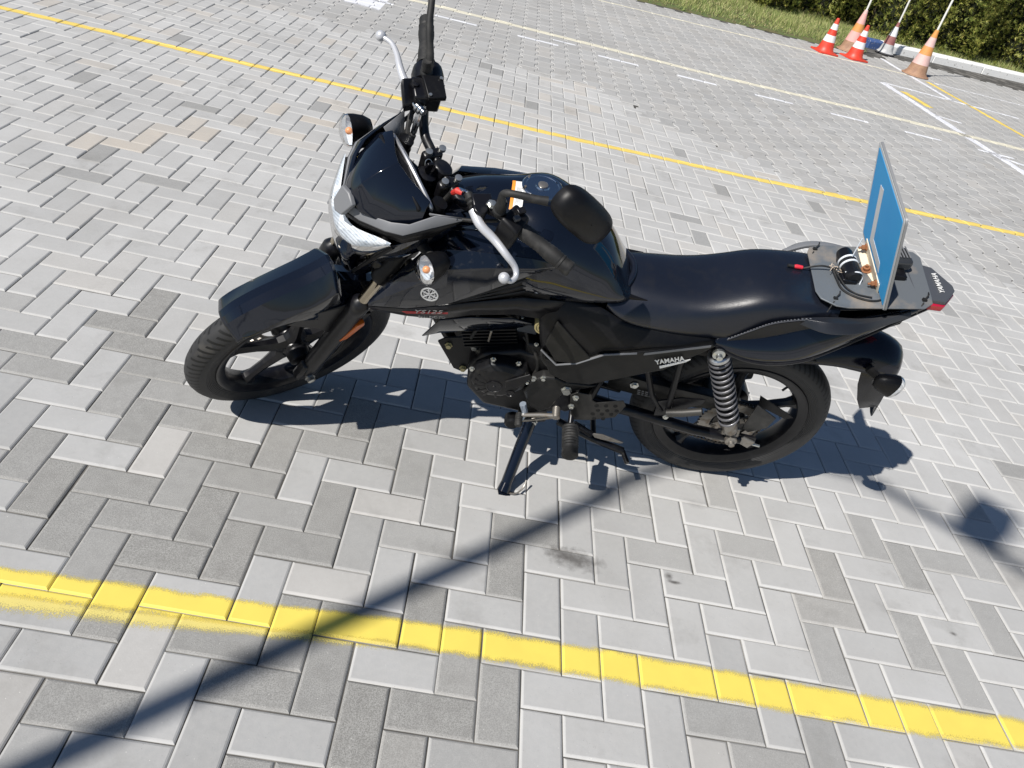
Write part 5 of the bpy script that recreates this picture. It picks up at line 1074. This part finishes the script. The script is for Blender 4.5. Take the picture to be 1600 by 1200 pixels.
MB().lathe([(.010, 0)]+[(.0115 if k % 2 else .0095, .003+k*.003) for k in range(12)]+[(.008, .042)], (-.657, -.160, .300), (0, -1, -.1), 16).build('gear_pedal_rubber', RUBBER, go)
MB().tube([(-.655, -.15, .335), (-.640, -.152, .300), (-.648, -.156, .275)], [.010, .009, .010], 10).build('gear_linkage', mat('linkage_blue_grey', (.45, .52, .62), .35, .6), go)
MB().tube([(-.56, -.150, .300), (-.60, -.148, .275), (-.64, -.146, .255)], [.006, .005, .006], 8).build('linkage_rod', STEEL, go)
# side stand
ss = MB(); ss.tube([(-.605, -.112, .225), (-.622, -.17, .165), (-.645, -.262, .088)], [.0185, .018, .017], 14).tube([(-.645, -.262, .088), (-.651, -.283, .072)], [.0175, .020], 14)
ss.prism([(-.668, -.270, .074), (-.630, -.262, .077), (-.628, -.292, .070), (-.662, -.300, .068)], (0, 0, -.006)); ssv = ss.build('side_stand', GLOSS, bike)
slab('stand_bracket', [(-.655, -.105, .265), (-.570, -.105, .285), (-.560, -.105, .215), (-.605, -.105, .195), (-.645, -.105, .205)], .012, SATIN, bev=.003)
MB().lathe([(.014, 0), (.014, .004), (.0105, .004), (.0105, .012)], (-.600, -.118, .225), (0, -1, 0), 6).build('stand_bolt', ZINC, bike)
MB().tube([(-.640, -.285, .074), (-.612, -.285, .074), (-.590, -.262, .082), (-.585, -.245, .095)], .003, 6, smooth=4).build('stand_tang', STEEL, ssv)
sb = MB().lathe([(.022, 0), (.024, .006), (.024, .028), (.018, .034)], (-.662, -.105, .215), (0, -1, 0), 18).build('stand_switch', MATT, bike)
def coil(name, a, b, r, turns, wr, m, parent=bike):
    a = np.array(a, float); b = np.array(b, float); d = unit(b-a); u = unit(np.cross(d, (0, 1, 0.1))); w = np.cross(d, u); n = int(turns*12)
    MB().tube([a+(b-a)*i/n+r*(math.cos(2*math.pi*turns*i/n)*u+math.sin(2*math.pi*turns*i/n)*w) for i in range(n+1)], wr, 6).build(name, m, parent)
coil('stand_spring', (-.642, -.205, .140), (-.622, -.130, .215), .0045, 12, .0010, SATIN, ssv)
coil('brake_spring', (-.485, -.135, .270), (-.418, -.130, .225), .008, 14, .0016, SATIN)
MB().prism([(-.420, -.132, .232), (-.385, -.130, .232), (-.310, -.125, .205), (-.318, -.125, .198), (-.38, -.130, .208), (-.405, -.131, .214)], (0, .004, 0)).build('centre_stand_link', STEEL, bike, 30, [BEV(.001)])
cs = MB()
for s in (1, -1): cs.tube([(-.52, -.09*s, .21), (-.40, -.115*s, .185), (-.30, -.125*s, .165)], [.012, .011, .012], 12)
cs.tube([(-.40, -.115, .185), (-.40, .115, .185)], .009, 10).tube([(-.30, -.125, .165), (-.285, -.165, .160)], .008, 10); cs.build('centre_stand', SATIN, bike)
# passenger footrest brackets
for s in (1, -1):
    pf = MB(); pf.tube([(-.345, -.105*s, .52), (-.300, -.110*s, .43), (-.252, -.115*s, .375)], .0085, 10).tube([(-.275, -.105*s, .60), (-.255, -.110*s, .49), (-.235, -.115*s, .385)], .0095, 10)
    pf.prism([(-.275, -.112*s, .415), (-.215, -.112*s, .445), (-.150, -.112*s, .455), (-.150, -.112*s, .435), (-.205, -.112*s, .39), (-.225, -.112*s, .36), (-.265, -.112*s, .35)], (0, -.005*s, 0)); pfo = pf.build('passenger_bracket', SATIN, bike, 30)
    MB().tube([(-.240, -.130*s, .385), (-.20, -.138*s, .408), (-.155, -.146*s, .438)], [.012, .0125, .011], 12).build('passenger_footrest', mat('footrest_alloy', (.07, .068, .064), .5, .5), pfo)
    MB().bolt((-.242, -.140*s, .380), (0, -s, 0), .006, .006).build('bracket_bolt', ZINC, pfo)
# ================================================================ what is carried on the tail: plate, sign, lamps, cable
CRY = empty('sign_carrier'); CRY.matrix_world = bike.matrix_world.copy()
tag(CRY, 'worn grey metal plate tied on the motorcycle tail holding a square blue sign', 'sign plate')
c_ = [(-.004, .112, .872), (-.022, -.088, .872)]
pl = [(-.012, .104, .880), (-.020, .085, .878), (-.032, -.072, .880), (-.024, -.098, .881), (.010, -.120, .885), (.040, -.124, .890), (.225, -.112, .926), (.248, -.094, .931), (.252, -.070, .932), (.268, .085, .934), (.256, .106, .931), (.20, .118, .920), (.02, .116, .885)]
PLT = mat('worn_plate', (.135, .15, .165), .5, .2, noise=(13, (.30, .25, .20), .54, .76, .7), bump=(14, .35, .006))
MB().prism(pl, (0, 0, -.004)).build('plate', PLT, CRY, 30, [BEV(.0015)])
for x, y, z in ((.228, -.085, .931), (.012, -.095, .887), (.0, .095, .884), (.135, .10, .910)):
    zt_ = MB(); zt_.box((x, y, z), (.010, .008, .006)).tube([(x, y, z+.002), (x+.010, y+.012, z+.008), (x+.016, y+.026, z+.004)], .0018, 6).tube([(x-.006, y-.012, z), (x-.02, y-.035, z-.02)], .0016, 6).build('cable_tie', RUBBER, CRY)
SB = np.array(((.124, -.124, .902), (.133, .163, .921), (.017, .147, 1.183), (.008, -.139, 1.162)))
sx_ = unit(SB[1]-SB[0]); sz_ = unit(SB[3]-SB[0]); sn = unit(np.cross(sx_, sz_)); sn = sn if sn[0] < 0 else -sn; sc_ = SB.mean(0); SH = .146
def sp_(u, v, h=0): return sc_+sx_*u+sz_*v+sn*h
def rsq(h, r, dd=0., k=4):
    out = []
    for cx_, cy_, a0 in ((1, 1, 0), (-1, 1, 90), (-1, -1, 180), (1, -1, 270)):
        for i in range(k+1):
            a = R(a0+90*i/k); out.append(sp_(cx_*(h-r)+r*math.cos(a), cy_*(h-r)+r*math.sin(a), dd))
    return out
MB().prism(rsq(SH, .012), tuple(sn*-.006)).build('sign_board', mat('sign_back', (.33, .335, .34), .45, .4), CRY, 30, [BEV(.001)])
MB().prism(rsq(SH-.001, .011, .0008), tuple(sn*.0006)).build('sign_border', mat('sign_border', (.66, .67, .67), .6), CRY, 30)
BLU = mat('sign_blue', (.030, .37, .80), .6, spec=.25, noise=(6, (.045, .44, .86), .3, .8)); MB().prism(rsq(SH-.0115, .004, .0018), tuple(sn*.0006)).build('sign_face', BLU, CRY, 30)
# the letter L, seen from the front
lw = .0155; Lp = [(.068, -.072), (.068, .072), (.068-lw, .060), (.068-lw, -.072+lw), (-.022, -.072+lw), (-.010, -.072)]
MB().prism([sp_(u, v, .0028) for u, v in [(.064, -.100), (.064, .078), (.034, .086), (.034, -.070), (-.050, -.072), (-.054, -.101)]], tuple(sn*.0006)).build('letter', mat('sign_letter', (.74, .75, .75), .6), CRY, 30)
CREAM = mat('cream_bracket', (.72, .64, .50), .6, noise=(60, (.35, .17, .07), .60, .72, .8))
RUST = mat('rusty_bolt', (.30, .13, .06), .75, .3)
bb = MB(); bb.prism([sp_(-.085, -.146, .004), sp_(.085, -.146, .004), sp_(.085, -.146, .024), sp_(-.085, -.146, .024)], tuple(sz_*.003)); bb.prism([sp_(-.085, -.143, .003), sp_(.085, -.143, .003), sp_(.085, -.112, .003), sp_(-.085, -.112, .003)], tuple(sn*.003))
bb.build('bracket', CREAM, CRY, 30, [BEV(.0008)])
for u in (-.066, .066):
    b_ = MB(); b_.bolt(sp_(u, -.125, .006), sn, .0065, .012); b_.cyl(sp_(u, -.125, .006), sp_(u, -.125, .026), .0032, n=8); b_.build('bolt', RUST, CRY)
b_ = MB(); b_.lathe([(.014, 0), (.014, .0015), (.0085, .0015), (.0085, .009), (.004, .010), (.004, .016)], sp_(.0, -.141, .016), sz_, 12).build('bolt', RUST, CRY)
# camera pod in front of the sign
pod = empty('strapped_pod'); pod.matrix_world = bike.matrix_world.copy(); tag(pod, 'small black pod strapped with white ties in front of the blue sign', 'lamp pod')
pa = np.array((.052, .058, .918)); pb = np.array((.062, -.028, .912)); MB().lathe([(.006, -.004), (.018, .0), (.021, .012), (.021, .05), (.0225, .054), (.0225, .088), (.017, .094), (.014, .094)], pa, pb-pa, 24).build('body', SATIN, pod, 35)
MB().box((.057, -.02, .896), (.040, .036, .018)).build('foot', SATIN, pod, 30, [BEV(.003)])
WT = mat('white_tie', (.70, .73, .76), .45); pd_ = unit(pb-pa)
for k in (.030, .046):
    MB().lathe([(.0220, k), (.0235, k+.001), (.0235, k+.005), (.0220, k+.006)], pa, pd_, 24, caps=False).build('tie', WT, pod)
MB().tube([pa+pd_*.08+np.array((-.022, 0, .004)), pa+pd_*.09+np.array((.0, -.004, .022)), pa+pd_*.085+np.array((.022, 0, .006)), (.085, -.035, .898)], .0018, 6, smooth=4).build('tie', WT, pod)
MB().tube([pa+pd_*.038+np.array((0, 0, .022)), pa+pd_*.038+np.array((-.004, .004, .075))], .0016, 6).build('tie_end', WT, pod)
pod2 = empty('strapped_box'); pod2.matrix_world = bike.matrix_world.copy(); tag(pod2, 'small black ribbed box on the tail plate behind the blue sign', 'lamp box')
p2 = MB(); p2.box((.190, .045, .944), (.050, .062, .030), ((1, .05, .15), (-.05, 1, 0), (-.15, 0, 1))); p2.build('body', mat('box_black', (.03, .032, .035), .25, coat=.5), pod2, 30, [BEV(.009, 3)])
p3 = MB()
for k in range(4): p3.box((.178+.008*k, .050, .9605+.0012*k), (.003, .045, .002), ((1, .05, .15), (-.05, 1, 0), (-.15, 0, 1)))
p3.build('ribs', MATTG, pod2); MB().box((.178, .002, .925), (.05, .03, .016)).build('bracket', SATIN, pod2, 30, [BEV(.002)])
cb_ = empty('loose_cable'); cb_.matrix_world = bike.matrix_world.copy(); tag(cb_, 'thin black cable with red plug looping over the tail plate and seat', 'cable')
MB().tube([(-.050, .012, .874), (-.030, .010, .888), (-.005, .012, .896), (.020, .010, .898), (.035, .002, .905)], .0024, 8, smooth=6).build('lead', RUBBER, cb_)
MB().tube([(.022, .010, .898), (.028, -.025, .893), (.035, -.060, .892), (.060, -.085, .897), (.095, -.098, .904), (.122, -.092, .908), (.128, -.080, .912)], .0028, 8, smooth=6).build('lead', RUBBER, cb_)
MB().tube([(.024, .010, .900), (.030, -.020, .900), (.044, -.058, .898), (.068, -.078, .900), (.100, -.088, .907)], .002, 8, smooth=6).build('lead', RUBBER, cb_)
rp_ = MB().tube([(-.072, .0125, .876), (-.066, .0125, .877), (-.050, .012, .878)], [.0042, .0058, .0050], 12).build('plug', mat('plug_red', (.65, .03, .05), .4), cb_)
MB().cyl((-.088, .013, .875), (-.070, .0125, .876), .0045, n=12).build('plug_tip', RUBBER, cb_)
for k in range(6):
    a_ = np.array((.012+.004*k, .012-.003*k, .900)); MB().tube([a_, a_+np.array((.008*math.cos(k*1.3), .010*math.sin(k*2.1), .006)), a_+np.array((.016*math.cos(k), .014*math.sin(k*1.7), .002))], .0009, 5, smooth=3).build('wire_end', mat('wire_pale', (.55, .45, .35), .5), cb_)
